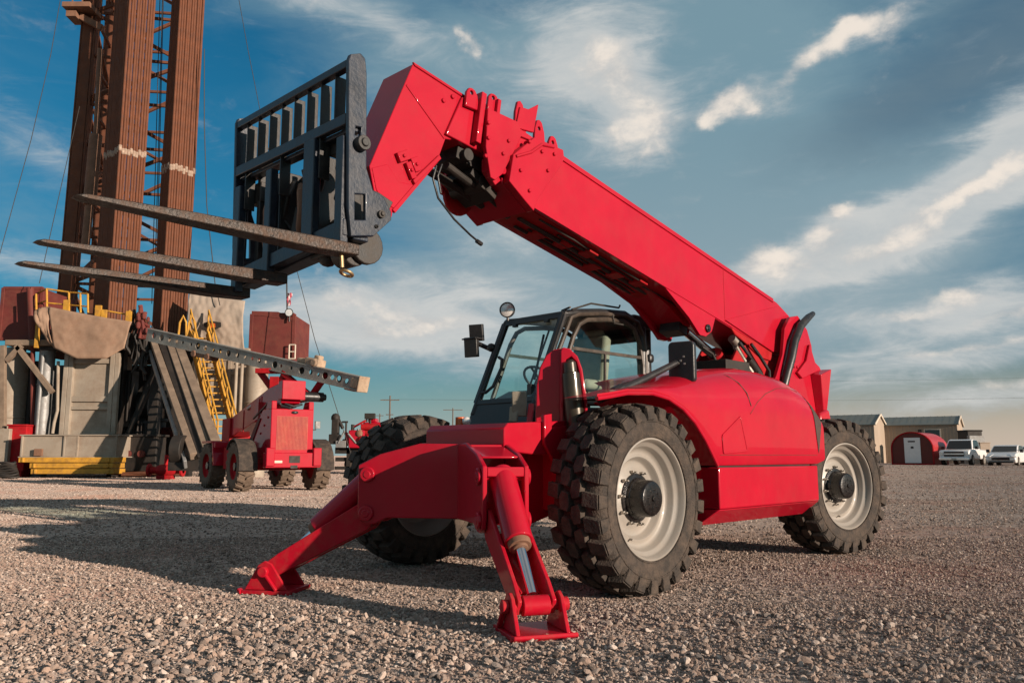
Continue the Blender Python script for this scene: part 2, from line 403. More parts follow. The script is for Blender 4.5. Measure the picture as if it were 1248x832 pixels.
sc2 = nd(nt, 'ShaderNodeSeparateColor'); L.new(v2.outputs['Color'], sc2.inputs[0])
cst = ramp(sc1.outputs[0], (0, (.225, .165, .135)), (.35, (.36, .275, .228)), (.7, (.45, .355, .295)), (1, (.56, .46, .39)))
cst2 = ramp(sc2.outputs[1], (0, (.235, .175, .145)), (.5, (.375, .29, .24)), (1, (.52, .42, .355)))
cstone = mixc(.45, cst, cst2)
dirtc = ramp(noi(3, 8, .7), (.3, (.26, .145, .108)), (.7, (.38, .25, .195)))
pm = mrange(noi(.45, 5, .55), .48, .64, 0, .8)
col = mixc(pm, cstone, dirtc)
big = ramp(noi(.07, 4), (.3, (.86, .86, .88)), (.7, (1.1, 1.06, 1.02)))
mu = nd(nt, 'ShaderNodeMix', data_type='RGBA', blend_type='MULTIPLY'); mu.inputs[0].default_value = 1; L.new(col, mu.inputs[6]); L.new(big, mu.inputs[7])
L.new(mu.outputs[2], b.inputs['Base Color'])
h = mth('ADD', mth('MULTIPLY', mth('SUBTRACT', 1, v1.outputs['Distance']), .6), mth('MULTIPLY', mth('SUBTRACT', 1, v2.outputs['Distance']), .9))
h = mth('MULTIPLY', h, mth('SUBTRACT', 1, mth('MULTIPLY', pm, .8)))
h = mth('ADD', h, mth('MULTIPLY', noi(120, 4), .25))
bp = nd(nt, 'ShaderNodeBump'); bp.inputs['Strength'].default_value = .6; bp.inputs['Distance'].default_value = .018; L.new(h, bp.inputs['Height']); L.new(bp.outputs[0], b.inputs['Normal'])
gme = bpy.data.meshes.new('ground'); gme.from_pydata(gv, [], gf); gme.polygons.foreach_set('use_smooth', [True]*len(gf)); gme.materials.append(gm)
ground = bpy.data.objects.new('ground', gme); COL.objects.link(ground); tag(ground, kind='structure')

# loose stones: one gravel object, instanced on points
sm = bpy.data.materials.new('gravel_stone'); sm.use_nodes = True; nt = sm.node_tree; L = nt.links; b = nt.nodes['Principled BSDF']
b.inputs['Roughness'].default_value = .85; b.inputs['Specular IOR Level'].default_value = .2; b.inputs['Diffuse Roughness'].default_value = .8
oi = nd(nt, 'ShaderNodeObjectInfo')
c0 = ramp(oi.outputs['Random'], (0, (.15, .118, .10)), (.2, (.34, .262, .218)), (.45, (.43, .312, .248)), (.62, (.24, .208, .19)), (.8, (.47, .37, .31)), (1, (.62, .53, .465)))
tc = nd(nt, 'ShaderNodeTexCoord'); P = tc.outputs['Object']
c1 = ramp(noi(1.2, 6, .7), (.3, (.75, .73, .72)), (.7, (1.12, 1.1, 1.08)))
mu = nd(nt, 'ShaderNodeMix', data_type='RGBA', blend_type='MULTIPLY'); mu.inputs[0].default_value = 1; L.new(c0, mu.inputs[6]); L.new(c1, mu.inputs[7])
L.new(mu.outputs[2], b.inputs['Base Color'])
bp = nd(nt, 'ShaderNodeBump'); bp.inputs['Strength'].default_value = .35; bp.inputs['Distance'].default_value = .15; L.new(noi(3.5, 5, .7), bp.inputs['Height']); L.new(bp.outputs[0], b.inputs['Normal'])
rnd = random.Random(5)
protos = bpy.data.collections.new('stone_shapes')
for k in range(7):
    bm = bmesh.new(); bmesh.ops.create_icosphere(bm, subdivisions=2, radius=1)
    sx, sy, sz = rnd.uniform(.8, 1.3), rnd.uniform(.6, 1.0), rnd.uniform(.35, .65)
    # cut the pebble by a few planes so that it looks crushed
    for q in range(11):
        n = V((rnd.gauss(0, 1), rnd.gauss(0, 1), rnd.gauss(0, 1))).normalized(); d = rnd.uniform(.50, .82)
        for v in bm.verts:
            t = v.co.dot(n)
            if t > d: v.co -= n*(t - d)*1.0
    for v in bm.verts:
        v.co = V((v.co.x*sx, v.co.y*sy, v.co.z*sz))*(1 + .10*noise.noise(v.co*1.6 + V((k*9, 0, 0))))
    me = bpy.data.meshes.new('stone'); bm.to_mesh(me); bm.free()
    me.polygons.foreach_set('use_smooth', [True]*len(me.polygons)); me.set_sharp_from_angle(angle=R(16)); me.materials.append(sm)
    protos.objects.link(bpy.data.objects.new('stone', me))
pts = []; scl = []; rot = []; idx = []
def scatter(n, y0, y1, smin, smax, sig, side=.72, big=0.):
    made = 0
    while made < n:
        y = math.sqrt(rnd.uniform(y0*y0, y1*y1)); x = rnd.uniform(-1, 1)*(side*y + .6)
        dm = dirt_mask(x, y)
        if rnd.random() < sstep(.62, .95, dm)*.8: made += .35; continue
        s = min(smax, smin*math.exp(abs(rnd.gauss(0, sig)))); made += 1
        pts.append((x, y, gz(x, y) + s*rnd.uniform(.05, .5))); scl.append(s)
        rot.append((rnd.gauss(0, .5), rnd.gauss(0, .5), rnd.uniform(0, 6.283))); idx.append(rnd.randrange(7))
scatter(11000, 2.2, 5.0, .0105, .030, .5)
scatter(85000, 2.2, 5.4, .0045, .013, .5)
scatter(75000, 5.0, 9.5, .0065, .022, .45)
scatter(34000, 9, 18, .010, .026, .45)
scatter(26000, 17, 34, .014, .035, .4)
scatter(16000, 33, 60, .02, .045, .4)
me = bpy.data.meshes.new('gravel'); me.from_pydata(pts, [], [])
for nm, typ, dat in (('scl', 'FLOAT', scl), ('rot', 'FLOAT_VECTOR', [c for q in rot for c in q]), ('idx', 'INT', idx)):
    at = me.attributes.new(nm, typ, 'POINT'); at.data.foreach_set('vector' if typ == 'FLOAT_VECTOR' else 'value', dat)
grav = bpy.data.objects.new('gravel', me); COL.objects.link(grav)
tag(grav, 'loose crushed tan and grey gravel stones covering the yard', 'gravel', kind='stuff')
ng = bpy.data.node_groups.new('scatter_stones', 'GeometryNodeTree')
ng.interface.new_socket('Geometry', in_out='INPUT', socket_type='NodeSocketGeometry')
ng.interface.new_socket('Geometry', in_out='OUTPUT', socket_type='NodeSocketGeometry')
gi = ng.nodes.new('NodeGroupInput'); go = ng.nodes.new('NodeGroupOutput')
ci = ng.nodes.new('GeometryNodeCollectionInfo'); ci.inputs['Collection'].default_value = protos
ci.inputs['Separate Children'].default_value = True; ci.inputs['Reset Children'].default_value = True
ip = ng.nodes.new('GeometryNodeInstanceOnPoints'); ip.inputs['Pick Instance'].default_value = True
def attr(nm, typ):
    n = ng.nodes.new('GeometryNodeInputNamedAttribute'); n.data_type = typ; n.inputs['Name'].default_value = nm
    return n.outputs['Attribute']
G = ng.links
G.new(gi.outputs[0], ip.inputs['Points']); G.new(ci.outputs[0], ip.inputs['Instance']); G.new(attr('idx', 'INT'), ip.inputs['Instance Index'])
e2r = ng.nodes.new('FunctionNodeEulerToRotation'); G.new(attr('rot', 'FLOAT_VECTOR'), e2r.inputs[0]); G.new(e2r.outputs[0], ip.inputs['Rotation'])
G.new(attr('scl', 'FLOAT'), ip.inputs['Scale']); G.new(ip.outputs[0], go.inputs[0])
grav.modifiers.new('scatter', 'NODES').node_group = ng
# ------------------------------------------------------------------ the big telehandler
TA = .803
TH = empty('telehandler', (-.03, 6.51, 0), TA + PI, 'large clean red telehandler with raised boom, fork carriage and splayed stabiliser feet in the foreground', 'telehandler')
TM = Matrix.Translation((-.03, 6.51, 0)) @ Matrix.Rotation(TA + PI, 4, 'Z'); TI = TM.inverted()
def W2L(x, y, z=0): return TI @ V((x, y, z))

# ---- wheels
def tyre_mesh(n=25, RR=.64):
    m = MB()
    half = [(.385, .165), (.395, .182), (.43, .197), (.48, .205), (.53, .203), (.565, .192), (.588, .165), (.592, .09)]
    prof = half + [(r, -y) for r, y in reversed(half)]
    m.lathe(prof, n=84)
    # raised rings on the sidewall
    for r0, y0 in ((.415, .1945), (.515, .206)):
        for s in (-1, 1):
            m.lathe([(r0-.006, s*(y0-.004)), (r0-.003, s*(y0+.004)), (r0+.003, s*(y0+.004)), (r0+.006, s*(y0-.004))], n=84)
    rg = random.Random(3)
    def P(r, a, y): return (r*math.cos(a), y, r*math.sin(a))
    pit = 2*PI/n
    for s in (-1, 1):
        for i in range(n):
            a = i*pit + (0 if s > 0 else pit*.5) + rg.uniform(-.006, .006)
            w0, w1 = pit*.33, pit*.28; sk = s*pit*.12; rr = RR + rg.uniform(-.002, .002)
            # shoulder lug: tread face and a face that runs down the sidewall
            b = [P(.583, a-w0, s*.196), P(.583, a+w0, s*.196), P(.583, a+w1*1.15+sk, s*.092), P(.583, a-w1*1.15+sk, s*.092)]
            t = [P(rr-.022, a-w0*.86, s*.206), P(rr-.022, a+w0*.86, s*.206), P(rr, a+w1+sk, s*.098), P(rr, a-w1+sk, s*.098)]
            m.hexa(b, t)
            b = [P(.515, a-w0*.9, s*.200), P(.515, a+w0*.9, s*.200), P(.60, a+w0, s*.185), P(.60, a-w0, s*.185)]
            t = [P(.53, a-w0*.75, s*.2155), P(.53, a+w0*.75, s*.2155), P(rr-.030, a+w0*.84, s*.2135), P(rr-.030, a-w0*.84, s*.2135)]
            m.hexa(b, t)
            # centre blocks
            a2 = a + pit*.5; yc = s*.046
            hb = [(-.44, -.022), (-.14, -.043), (.32, -.034), (.44, .022), (.14, .042), (-.34, .034)]
            lo = [P(.585, a2 + q*pit*1.05, yc + s*z*1.12) for q, z in hb]; hi = [P(RR+.002, a2 + q*pit*.92, yc + s*z) for q, z in hb]
            k = len(hb); m.add(lo + hi, [tuple(range(k, 2*k))] + [(j, (j+1) % k, (j+1) % k + k, j + k) for j in range(k)])
    return m
def make_wheel(parent, loc, rz, name='wheel'):
    hub = MB().lathe([(.0, .196), (.085, .196), (.112, .190), (.122, .176), (.124, .09), (.130, .085), (.134, .065), (.165, .06), (.165, .02), (.0, .02)], n=40)
    for k in range(8):
        t = 2*PI*k/8 + .2; hub.tube((.06*math.cos(t), .19, .06*math.sin(t)), (.06*math.cos(t), .2, .06*math.sin(t)), .009, n=6)
    hub.lathe([(.02, .2), (.02, .206), (0, .206)], n=12)
    h = hub.build(name, HUB, parent, .003)
    h.location = loc; h.rotation_euler = (0, 0, rz)
    tyre_mesh().build('tyre', TYRE, h, .006, sharp=40)
    rim = MB().lathe([(.400, .160), (.408, .176), (.404, .188), (.394, .190), (.386, .180), (.380, .150), (.372, .135), (.352, .128), (.345, .118), (.338, .085), (.322, .068), (.300, .064), (.288, .072),
                      (.278, .074), (.268, .064), (.258, .030), (.245, .022), (.20, .030), (.16, .052), (.12, .056)], n=72)
    rim.lathe([(.400, -.160), (.408, -.18), (.39, -.185), (.375, -.13), (.33, -.10), (.30, .0), (.25, .01), (.0, .01)], n=48)
    rim.tube((.285*math.cos(5.1), .07, .285*math.sin(5.1)), (.29*math.cos(5.1), .10, .29*math.sin(5.1)), .008, n=8)
    rim.build('rim', RIM, h, sharp=50)
    nut = None
    for k in range(10):
        t = 2*PI*k/10 + .1; p = (.178*math.cos(t), .045, .178*math.sin(t))
        if nut is None:
            nut = MB().tube((0, 0, 0), (0, .026, 0), .013, n=6).tube((0, .026, 0), (0, .048, 0), .007, n=8).build('wheel_nut', STEEL, h, .002)
        else:
            nut = nut.copy(); COL.objects.link(nut)
        nut.location = p
    return h
wh = make_wheel(TH, (0, 1.16, .64), 0)
def place_wheel(loc, rz):
    c = copy_tree(wh, TH); c.location = loc; c.rotation_euler = (0, .37, rz); return c
place_wheel((0, -1.15, .64), PI); place_wheel((-3.28, 1.16, .64), -.20); place_wheel((-3.28, -1.16, .64), PI - .20)

# ---- chassis
c = MB()
c.bx(-4.55, .62, -.30, .30, .62, 1.02); c.bx(-4.3, -3.75, -.62, .62, .75, 1.25)
for x in (0, -3.28):
    c.tube((x, -1.02, .64), (x, 1.02, .64), .095, n=20); c.tube((x, -.28, .62), (x, .28, .62), .19, n=20)
    for s in (-1, 1): c.tube((x, s*.80, .64), (x, s*1.12, .64), .17, n=20)
c.bx(-2.6, -.9, -.25, .25, .42, .62)
c.build('chassis', RED_D, TH, .015)
n = MB()
n.xz([(.86, .955), (.86, 1.10), (.82, 1.135), (.10, 1.175), (.10, .93), (.55, .93)], .02, .80)
n.xz([(.80, .50), (.86, .95), (.0, .98), (-.25, .62), (.5, .45)], .12, .66)
n.prism([(-.05, .88), (.40, .88), (.50, 1.0), (.50, 1.20), (.42, 1.215), (.42, 1.11), (.1, 1.16), (-.05, 1.16)], (0, .83, 0), (1, 0, 0), (0, 0, 1), .03)
n.bx(.30, .33, .55, .80, .55, .95)
n.build('front_frame', RED, TH, .008)
inner = MB().bx(-.75, .05, .45, .93, .72, 1.20).build('inner_wing', RED, TH, .02)

# ---- hood with the wing over the front wheel
st = [(.52, 1.285, 1.29, 1.30, 1.08), (.38, 1.305, 1.31, 1.325, 1.06), (.2, 1.335, 1.34, 1.36, 1.05), (-.1, 1.350, 1.355, 1.405, 1.02), (-.3, 1.325, 1.33, 1.445, .98), (-.48, 1.262, 1.30, 1.48, .94),
      (-.64, 1.165, 1.285, 1.515, .90), (-.78, 1.04, 1.27, 1.545, .86), (-.88, .925, 1.26, 1.565, .83), (-.945, .850, 1.255, 1.575, .80), (-1.15, .85, 1.25, 1.61, .76), (-1.45, .85, 1.25, 1.655, .72),
      (-1.8, .85, 1.25, 1.69, .69), (-2.1, .85, 1.25, 1.685, .68), (-2.35, .85, 1.245, 1.665, .67), (-2.58, .85, 1.235, 1.615, .66), (-2.72, .85, 1.22, 1.52, .66), (-2.87, .88, 1.15, 1.37, .66)]
YH = 1.30
def hood_ring(x, zl, zs, zt, yi, k=12):
    pts = [(x, YH-.012, zl-.0), (x, YH, zl+.02)]
    zs = max(zs, zl+.03)
    for j in range(1, 4): pts.append((x, YH, lerp(zl+.02, zs, j/3)))
    for j in range(1, k+1):
        ph = PI/2*j/k
        pts.append((x, yi + (YH-yi)*math.cos(ph)**.55, zs + (zt-zs)*math.sin(ph)**.85 if zt > zs else zt))
    pts.append((x, 1.0 if x > .1 else .86 if x > -.2 else .70 if x > -.4 else .52 if x > -.6 else .36, zt - .0))
    return pts
h = MB(); rings = [hood_ring(*s) for s in st]; k = len(rings[0])
vs = [p for r_ in rings for p in r_]; fs = [(i*k+j, i*k+j+1, (i+1)*k+j+1, (i+1)*k+j) for i in range(len(rings)-1) for j in range(k-1)]
h.add(vs, fs)
# rear corner, turned in
last = rings[-1]; rear = [(-2.93, p[1]-.06 if p[1] > .6 else p[1], p[2] - (.05 if p[2] > 1.2 else .0)) for p in last]
h.add(last + rear, [(j, j+1, k+j+1, k+j) for j in range(k-1)])
h.add(rear + [(-2.93, .36, .85)], [tuple(range(k+1))])
# lining of the wheel arch
arch = [(s[0], s[1]) for s in st[:10]]
h.add([(x, YH-.012, z) for x, z in arch] + [(x, 1.0 if x > -.2 else .62, z-.0) for x, z in arch], [(i, i+1, len(arch)+i+1, len(arch)+i) for i in range(len(arch)-1)])
hood = h.build('engine_hood', RED, TH, sharp=50)
lip = MB().pipe([(x, YH-.004, z) for x, z in arch], .014, 8); lip.build('wheel_arch_lip', RED, TH)
MB().xz([(-1.02, 1.075), (-1.31, 1.228), (-1.40, .965), (-1.03, .945)], YH-.004, YH+.0045, ).build('side_scoop', RED, TH, .004)
f_ = MB()
for a, b_ in (((-1.02, 1.075), (-1.31, 1.228)), ((-1.31, 1.228), (-1.40, .965)), ((-1.40, .965), (-1.03, .945)), ((-1.03, .945), (-1.02, 1.075))):
    f_.bar((a[0], YH+.002, a[1]), (b_[0], YH+.002, b_[1]), .016, .012, (0, 1, 0))
f_.build('scoop_frame', RED, TH, .003)
def hood_y(x, z):
    i = max(q for q in range(len(st)-1) if st[q][0] >= x or q == 0); t = (x-st[i][0])/(st[i+1][0]-st[i][0])
    ring = [V(a).lerp(V(b), t) for a, b in zip(rings[i], rings[i+1])]
    for a, b in zip(ring, ring[1:]):
        if a.z <= z <= b.z: return lerp(a.y, b.y, (z-a.z)/max(1e-6, b.z-a.z))
    return ring[len(ring)//2].y
g = MB(); NG = 14; A_, B_, C_ = (-2.62, 1.53), (-2.85, 1.33), (-2.735, .94); vs = []
for i in range(NG+1):
    for j in range(NG+1):
        a = i/NG; b = j/NG; p = (lerp(A_[0], B_[0], b), lerp(A_[1], B_[1], b)); x = lerp(p[0], C_[0], a); z = lerp(p[1], C_[1], a)
        vs.append((x, hood_y(x, z) + .005, z))
g.add(vs, [(i*(NG+1)+j, i*(NG+1)+j+1, (i+1)*(NG+1)+j+1, (i+1)*(NG+1)+j) for i in range(NG) for j in range(NG)]); g.build('rear_grille', GRILLE, TH)
sd = MB()
sd.hexa([(-.955, .70, .40), (-2.68, .70, .40), (-2.68, 1.15, .40), (-.86, 1.15, .40)], [(-.955, .70, .52), (-2.68, .70, .52), (-2.70, 1.30, .52), (-.955, 1.30, .52)])
sd.bx(-2.70, -.955, .70, 1.30, .522, .836)
sd.build('side_box', RED, TH, .012, seg=3)
MB().bx(-2.60, -.99, .80, 1.27, .80, .86).build('hood_seal', DARK, TH)
MB().bx(-2.55, -.95, .40, 1.1, .6, 1.25).build('hood_light_blocker', DARK, TH, .03)  # unseen dark box added inside the hood to block light
sl_ = MB()   # panel gap on the hood
sl_.pipe([(-1.22 - .28*t, (rings[10][i][1]) + .002, lerp(rings[10][i][2], rings[11][i][2], t) + .002) for i, t in ((5, 1.0), (7, .9), (9, .72), (11, .5), (13, .25), (15, .05), (16, 0))], .005, 6)
sl_.build('panel_gap', DARK, TH)
def seam(pts, r=.0035):
    m = MB(); m.pipe([(x, hood_y(x, z) + .001, z) for x, z in pts], r, 6); m.build('panel_gap', MAROON, TH)
seam([(-1.48, 1.26), (-1.62, 1.36), (-1.80, 1.44), (-2.05, 1.50), (-2.30, 1.52), (-2.52, 1.50)])
seam([(-.98, .93), (-1.6, .93), (-2.3, .93), (-2.70, .93)], .0025)

# ---- boom
def zb(x): return 2.903 + .2*x
def zt(x): return 3.48 + .191*x
b = MB()
b.xz([(.22, zb(.22)), (.22, zt(.22)), (-4.20, zt(-4.20)), (-4.50, 2.56), (-4.62, 2.40), (-4.58, 2.20), (-4.40, 2.08), (-4.1, 2.055)], -.25, .25)
b.xz([(-.3, zt(-.3)-.03), (-.3, zt(-.3)+.012), (-4.1, zt(-4.1)+.012), (-4.1, zt(-4.1)-.03)], .246, .262)
b.xz([(.0, zb(.0)-.012), (.0, zb(0)+.03), (-3.6, zb(-3.6)+.03), (-3.6, zb(-3.6)-.012)], .246, .262)
b.xz([(-2.97, 2.325), (-4.16, 2.625), (-4.50, 2.52), (-4.58, 2.36), (-4.42, 2.10), (-4.0, 2.085)], .25, .278)
b.bx(-3.004, -2.996, .25, .2535, zb(-3.0)+.02, zt(-3.0)-.02)
for s in (-1, 1):   # bracket of the lift cylinder
    b.xz([(-1.85, 2.535), (-2.80, 2.335), (-2.72, 2.18), (-2.60, 2.115), (-2.49, 2.12), (-2.30, 2.27)], *((.215, .255) if s > 0 else (-.255, -.215)))
b.xz([(-1.5, 2.60), (-2.1, 2.41), (-2.50, 2.16), (-2.70, 2.12), (-2.80, 2.33)], -.255, -.22)
b.xz([(-1.6, 2.585), (-2.15, 2.40), (-2.45, 2.24), (-2.56, 2.22), (-2.56, 2.39)], -.22, .10)
boom = b.build('boom', RED, TH, .008)
MB().tube((-2.63, .21, 2.2), (-2.63, .275, 2.2), .042, n=20).tube((-2.63, .27, 2.2), (-2.63, .283, 2.2), .02, n=12).build('pivot_pin', HUB, boom, .004)
uw = MB()      # conduits and carrier under the boom
for y, r_, a, e in ((-.12, .016, -.2, -2.2), (-.06, .010, -.3, -2.3), (.02, .020, -.1, -1.9), (.10, .012, -.5, -2.3), (.16, .009, -.2, -1.6)):
    uw.pipe([(a, y, zb(a)-.018), (lerp(a, e, .3), y+.02, zb(lerp(a, e, .3))-.028), (lerp(a, e, .6), y-.015, zb(lerp(a, e, .6))-.02), (e, y, zb(e)-.03)], r_, 8)
uw.build('boom_conduit', WIRE, boom)
uc = MB(); uc.xz([(.1, zb(.1)-.012), (-1.9, zb(-1.9)-.012), (-1.9, zb(-1.9)+.01), (.1, zb(.1)+.01)], -.20, .20)
for i in range(7):
    x = -.4 - i*.25; uc.box((x, -.05 + .08*(i % 3), zb(x)-.03), (.12, .14, .03), (0, -.197, 0))
uc.build('boom_belly_plate', RED_D, boom, .004)
MB().box((-2.47, -.04, 2.22), (.16, .24, .14), (0, -.3, 0)).build('hose_block', PLAS, boom, .01)

ib = MB()
ib.xz([(.86, 3.26), (.70, 3.60), (-.5, 3.36), (-.5, 3.0), (.35, 3.20)], -.20, .20)
ib.build('inner_boom', RED, TH, .008)
cl = MB()     # collar at the boom mouth
for s in (1, -1):
    a, e = (.252, .325) if s > 0 else (-.325, -.252)
    cl.xz([(.03, 3.44), (-.32, 3.43), (-.33, 3.36), (-.27, 3.26), (-.11, 3.07), (-.01, 2.95), (.045, 2.83), (.16, 2.90), (.322, 3.005), (.275, 3.23)], a, e)
    a, e = (.252, .292) if s > 0 else (-.292, -.252)
    cl.xz([(.52, 3.54), (.20, 3.53), (.14, 3.45), (.20, 3.33), (.36, 3.06), (.44, 2.99), (.49, 3.0), (.54, 3.23)], a, e)
    cl.xz([(.34, 3.02), (.47, 3.18), (.50, 3.16), (.50, 3.06), (.40, 2.97)], *((.20, .252) if s > 0 else (-.252, -.20)))
cl.xz([(.06, 2.83), (.33, 3.0), (.33, 3.05), (-.02, 2.90)], -.252, .252)
cl.bx(-.30, .24, -.27, .27, 3.432, 3.462)
for x, w in ((.56, .05), (.395, .035)):
    cl.box((x, 0, 3.46), (w, .53, .42), (0, -.15, 0))
for x, z0, hgt in ((.63, 3.58, .10), (.40, 3.62, .09), (.10, 3.50, .25), (-.13, 3.46, .20), (-.30, 3.42, .15)):
    for y in (.22, -.22):
        cl.xz([(x-.07, z0-.06), (x+.07, z0-.06), (x+.055, z0+hgt*.6), (x+.03, z0+hgt*.95), (x, z0+hgt), (x-.03, z0+hgt*.9), (x-.055, z0+hgt*.55)], y-.014, y+.014, [circle(x+.005, z0+hgt*.62, .017, 10)])
cl.xz([(.17, 3.50), (-.04, 3.52), (-.10, 3.78), (.02, 3.70), (.12, 3.69)], .225, .25)
for x, z in ((.52, 3.42), (.52, 3.30), (.55, 3.15), (.10, 3.38), (-.05, 3.34), (-.12, 3.2), (.20, 3.12), (.10, 2.98), (-.2, 3.36), (.30, 3.34), (.36, 3.22)):
    cl.tube((x, .28, z), (x, .342 if x < .13 or (x < .3 and z < 3.3) else .308, z), .016, n=10)
cl.tube((.34, .21, 3.10), (.34, .28, 3.10), .035, n=14); cl.tube((.47, .20, 3.26), (.47, .27, 3.26), .045, n=14)
cl.pipe([(.25, .327, 3.22), (.08, .33, 3.30), (-.05, .33, 3.40), (-.2, .327, 3.42)], .014, 8)
cl.build('boom_collar', RED, TH, .005)
un = MB()
un.pipe([(.78, .12, 3.06), (.55, .10, 3.00), (.3, .05, 2.98), (.0, 0, 2.86)], .03, 8); un.pipe([(.80, -.05, 3.05), (.5, -.06, 2.99), (.2, -.1, 2.93)], .035, 8)
un.box((.42, -.02, 3.0), (.3, .34, .06), (0, -.5, 0)); un.tube((.42, -.20, 3.01), (.42, .16, 3.01), .06, n=14); un.box((.45, .0, 3.14), (.5, .28, .10), (0, -.2, 0)); un.tube((.62, -.16, 3.17), (.62, .19, 3.17), .05, n=14); un.box((.2, .06, 3.06), (.2, .2, .12), (0, -.3, 0))
un.build('boom_underside_gear', DARK, TH, .004)
MB().xz(circle(.33, 3.0, .15, 20) , -.272, -.24, [circle(.38, 3.02, .035, 8)]).build('chain_wheel_plate', RED_D, TH, .005)
hs = MB(); hs.pipe([(.83, .06, 3.06), (.86, .06, 2.95), (.80, .05, 2.82), (.62, .03, 2.70), (.42, .0, 2.62), (.30, -.02, 2.585)], .0085, 8); hs.tube((.34, -.015, 2.593), (.28, -.025, 2.58), .018, n=8)
hs.pipe([(.80, .09, 3.07), (.84, .09, 2.97), (.80, .08, 2.85)], .008, 8)
hs.build('hydraulic_hose', PLAS, TH)

# ---- boom head
hd = MB()
hp = [(1.159, 3.704), (.547, 3.601), (.591, 3.316), (.80, 3.24), (.843, 3.234), (.916, 3.049), (1.309, 2.572), (1.40, 2.60), (1.474, 2.686), (1.516, 2.85)]
hd.xz(hp, -.175, .175)
hd.xz([(1.165, 3.715), (.56, 3.612), (.562, 3.588), (1.15, 3.69)], .165, .186)
hd.xz([(1.30, 2.568), (.905, 3.05), (.925, 3.068), (1.325, 2.588)], .165, .188)
hd.xz([(.60, 3.59), (.62, 3.33), (.66, 3.32), (.645, 3.59)], .172, .183)
hd.xz([(1.225, 3.52), (.86, 3.225), (.845, 3.24), (1.21, 3.535)], .172, .182)
hd.xz([(1.50, 2.84), (1.37, 2.90), (1.27, 2.80), (1.13, 2.81), (1.30, 2.60), (1.40, 2.62), (1.46, 2.70)], .172, .181)
hd.xz([(1.16, 2.835), (.92, 3.085), (.90, 3.06), (1.14, 2.81)], .17, .20)
for x, z in ((.87, 3.52), (.78, 3.58)): hd.tube((x, .17, z), (x, .19, z), .018, n=10)
for x, z, w, hh in ((1.25, 2.985, .10, .07), (1.135, 2.955, .07, .10), (1.18, 2.90, .05, .12)):
    hd.box((x, .19, z), (w, .035, hh), (0, .5, 0)); hd.tube((x, .19, z), (x, .22, z), .014, n=8)
hd.tube((1.42, -.22, 2.55), (1.42, .22, 2.55), .07, n=20)
hd.xz([(1.25, 2.65), (1.36, 2.47), (1.46, 2.47), (1.50, 2.58), (1.47, 2.70)], -.12, .12)
hd.build('boom_head', RED, TH, .006)

# ---- fork carriage
YC = .69
ca = MB()
plate = [(2.055, 3.234), (2.044, 3.268), (1.969, 3.301), (1.935, 3.28), (1.922, 3.19), (1.906, 2.604), (1.855, 2.481), (1.776, 2.459), (1.719, 2.38), (1.716, 2.33), (1.847, 2.202), (2.003, 2.172), (2.03, 2.352)]
win = [(1.905, 2.29), (1.98, 2.275), (1.985, 2.43), (1.91, 2.445)]
ca.xz(plate, YC-.03, YC, [win, [(1.955, 2.79), (1.995, 2.785), (1.99, 2.84), (1.95, 2.845)]])
ca.xz(plate, -YC, -YC+.03, [win])
ca.bx(2.00, 2.05, -YC+.03, YC-.03, 3.195, 3.245)
ca.bx(2.00, 2.045, -YC+.03, YC-.03, 2.845, 2.915)
ca.bx(1.93, 2.0, -YC+.03, YC-.03, 2.82, 2.85)
ca.hexa([(1.97, -YC+.03, 2.08), (2.04, -YC+.03, 2.08), (2.04, YC-.03, 2.18), (1.97, YC-.03, 2.18)], [(1.97, -YC+.03, 2.17), (2.04, -YC+.03, 2.17), (2.04, YC-.03, 2.28), (1.97, YC-.03, 2.28)]); ca.hexa([(1.86, -YC+.03, 2.07), (1.97, -YC+.03, 2.07), (1.97, YC-.03, 2.17), (1.86, YC-.03, 2.17)], [(1.86, -YC+.03, 2.10), (1.97, -YC+.03, 2.10), (1.97, YC-.03, 2.20), (1.86, YC-.03, 2.20)])
for y, w, zt_, zl_ in ((.29, .06, 2.845, 2.19), (.62, .035, 2.78, 2.13), (-.19, .036, 2.78, 2.05), (-.60, .036, 2.76, 2.02)): ca.bx(2.0, 2.055, y-w, y+w, zl_, zt_); ca.bx(1.955, 2.0, y-w, y-w+.014, 2.25, zt_)
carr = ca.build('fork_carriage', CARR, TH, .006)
s0 = None
for i in range(8):
    y = .52 - i*.152
    if s0 is None: s0 = MB().bx(1.955, 2.03, -.006, .006, 2.925, 3.195).build('guard_slat', BLACK, carr, .003); o = s0
    else: o = s0.copy(); COL.objects.link(o)
    o.location = (0, y, 0)
    o2 = s0.copy(); COL.objects.link(o2); o2.location = (-.0, y, -.335); o2.scale = (1, 1, 1) 
    if i in (0, 2, 3, 5, 6): bpy.data.objects.remove(o2)
fk = None
for y, z0, ti in ((.61, 2.135, 1.), (-.17, 2.08, .955), (-.65, 2.05, .925)):
    if fk is None:
        m = MB(); prof = [(1.93, -.035), (1.93, .03), (2.06, .03), (2.9, .022), (3.42, .008), (3.46, -.004), (3.42, -.012), (2.7, -.030), (2.2, -.042)]
        wd = [.062, .062, .065, .065, .048, .040, .048, .065, .065]; k = len(prof)
        vs = [(x, w, z) for (x, z), w in zip(prof, wd)] + [(x, -w, z) for (x, z), w in zip(prof, wd)]
        m.add(vs, [tuple(range(k)), tuple(reversed(range(k, 2*k)))] + [(i, (i+1) % k, (i+1) % k + k, i + k) for i in range(k)])
        fk = m.build('fork', FORKM, carr, .006); o = fk
    else: o = fk.copy(); COL.objects.link(o)
    o.location = (1.93*(1-ti), y, z0); o.rotation_euler = (0, .012, 0); o.scale = (ti, 1, 1)
rm = MB()
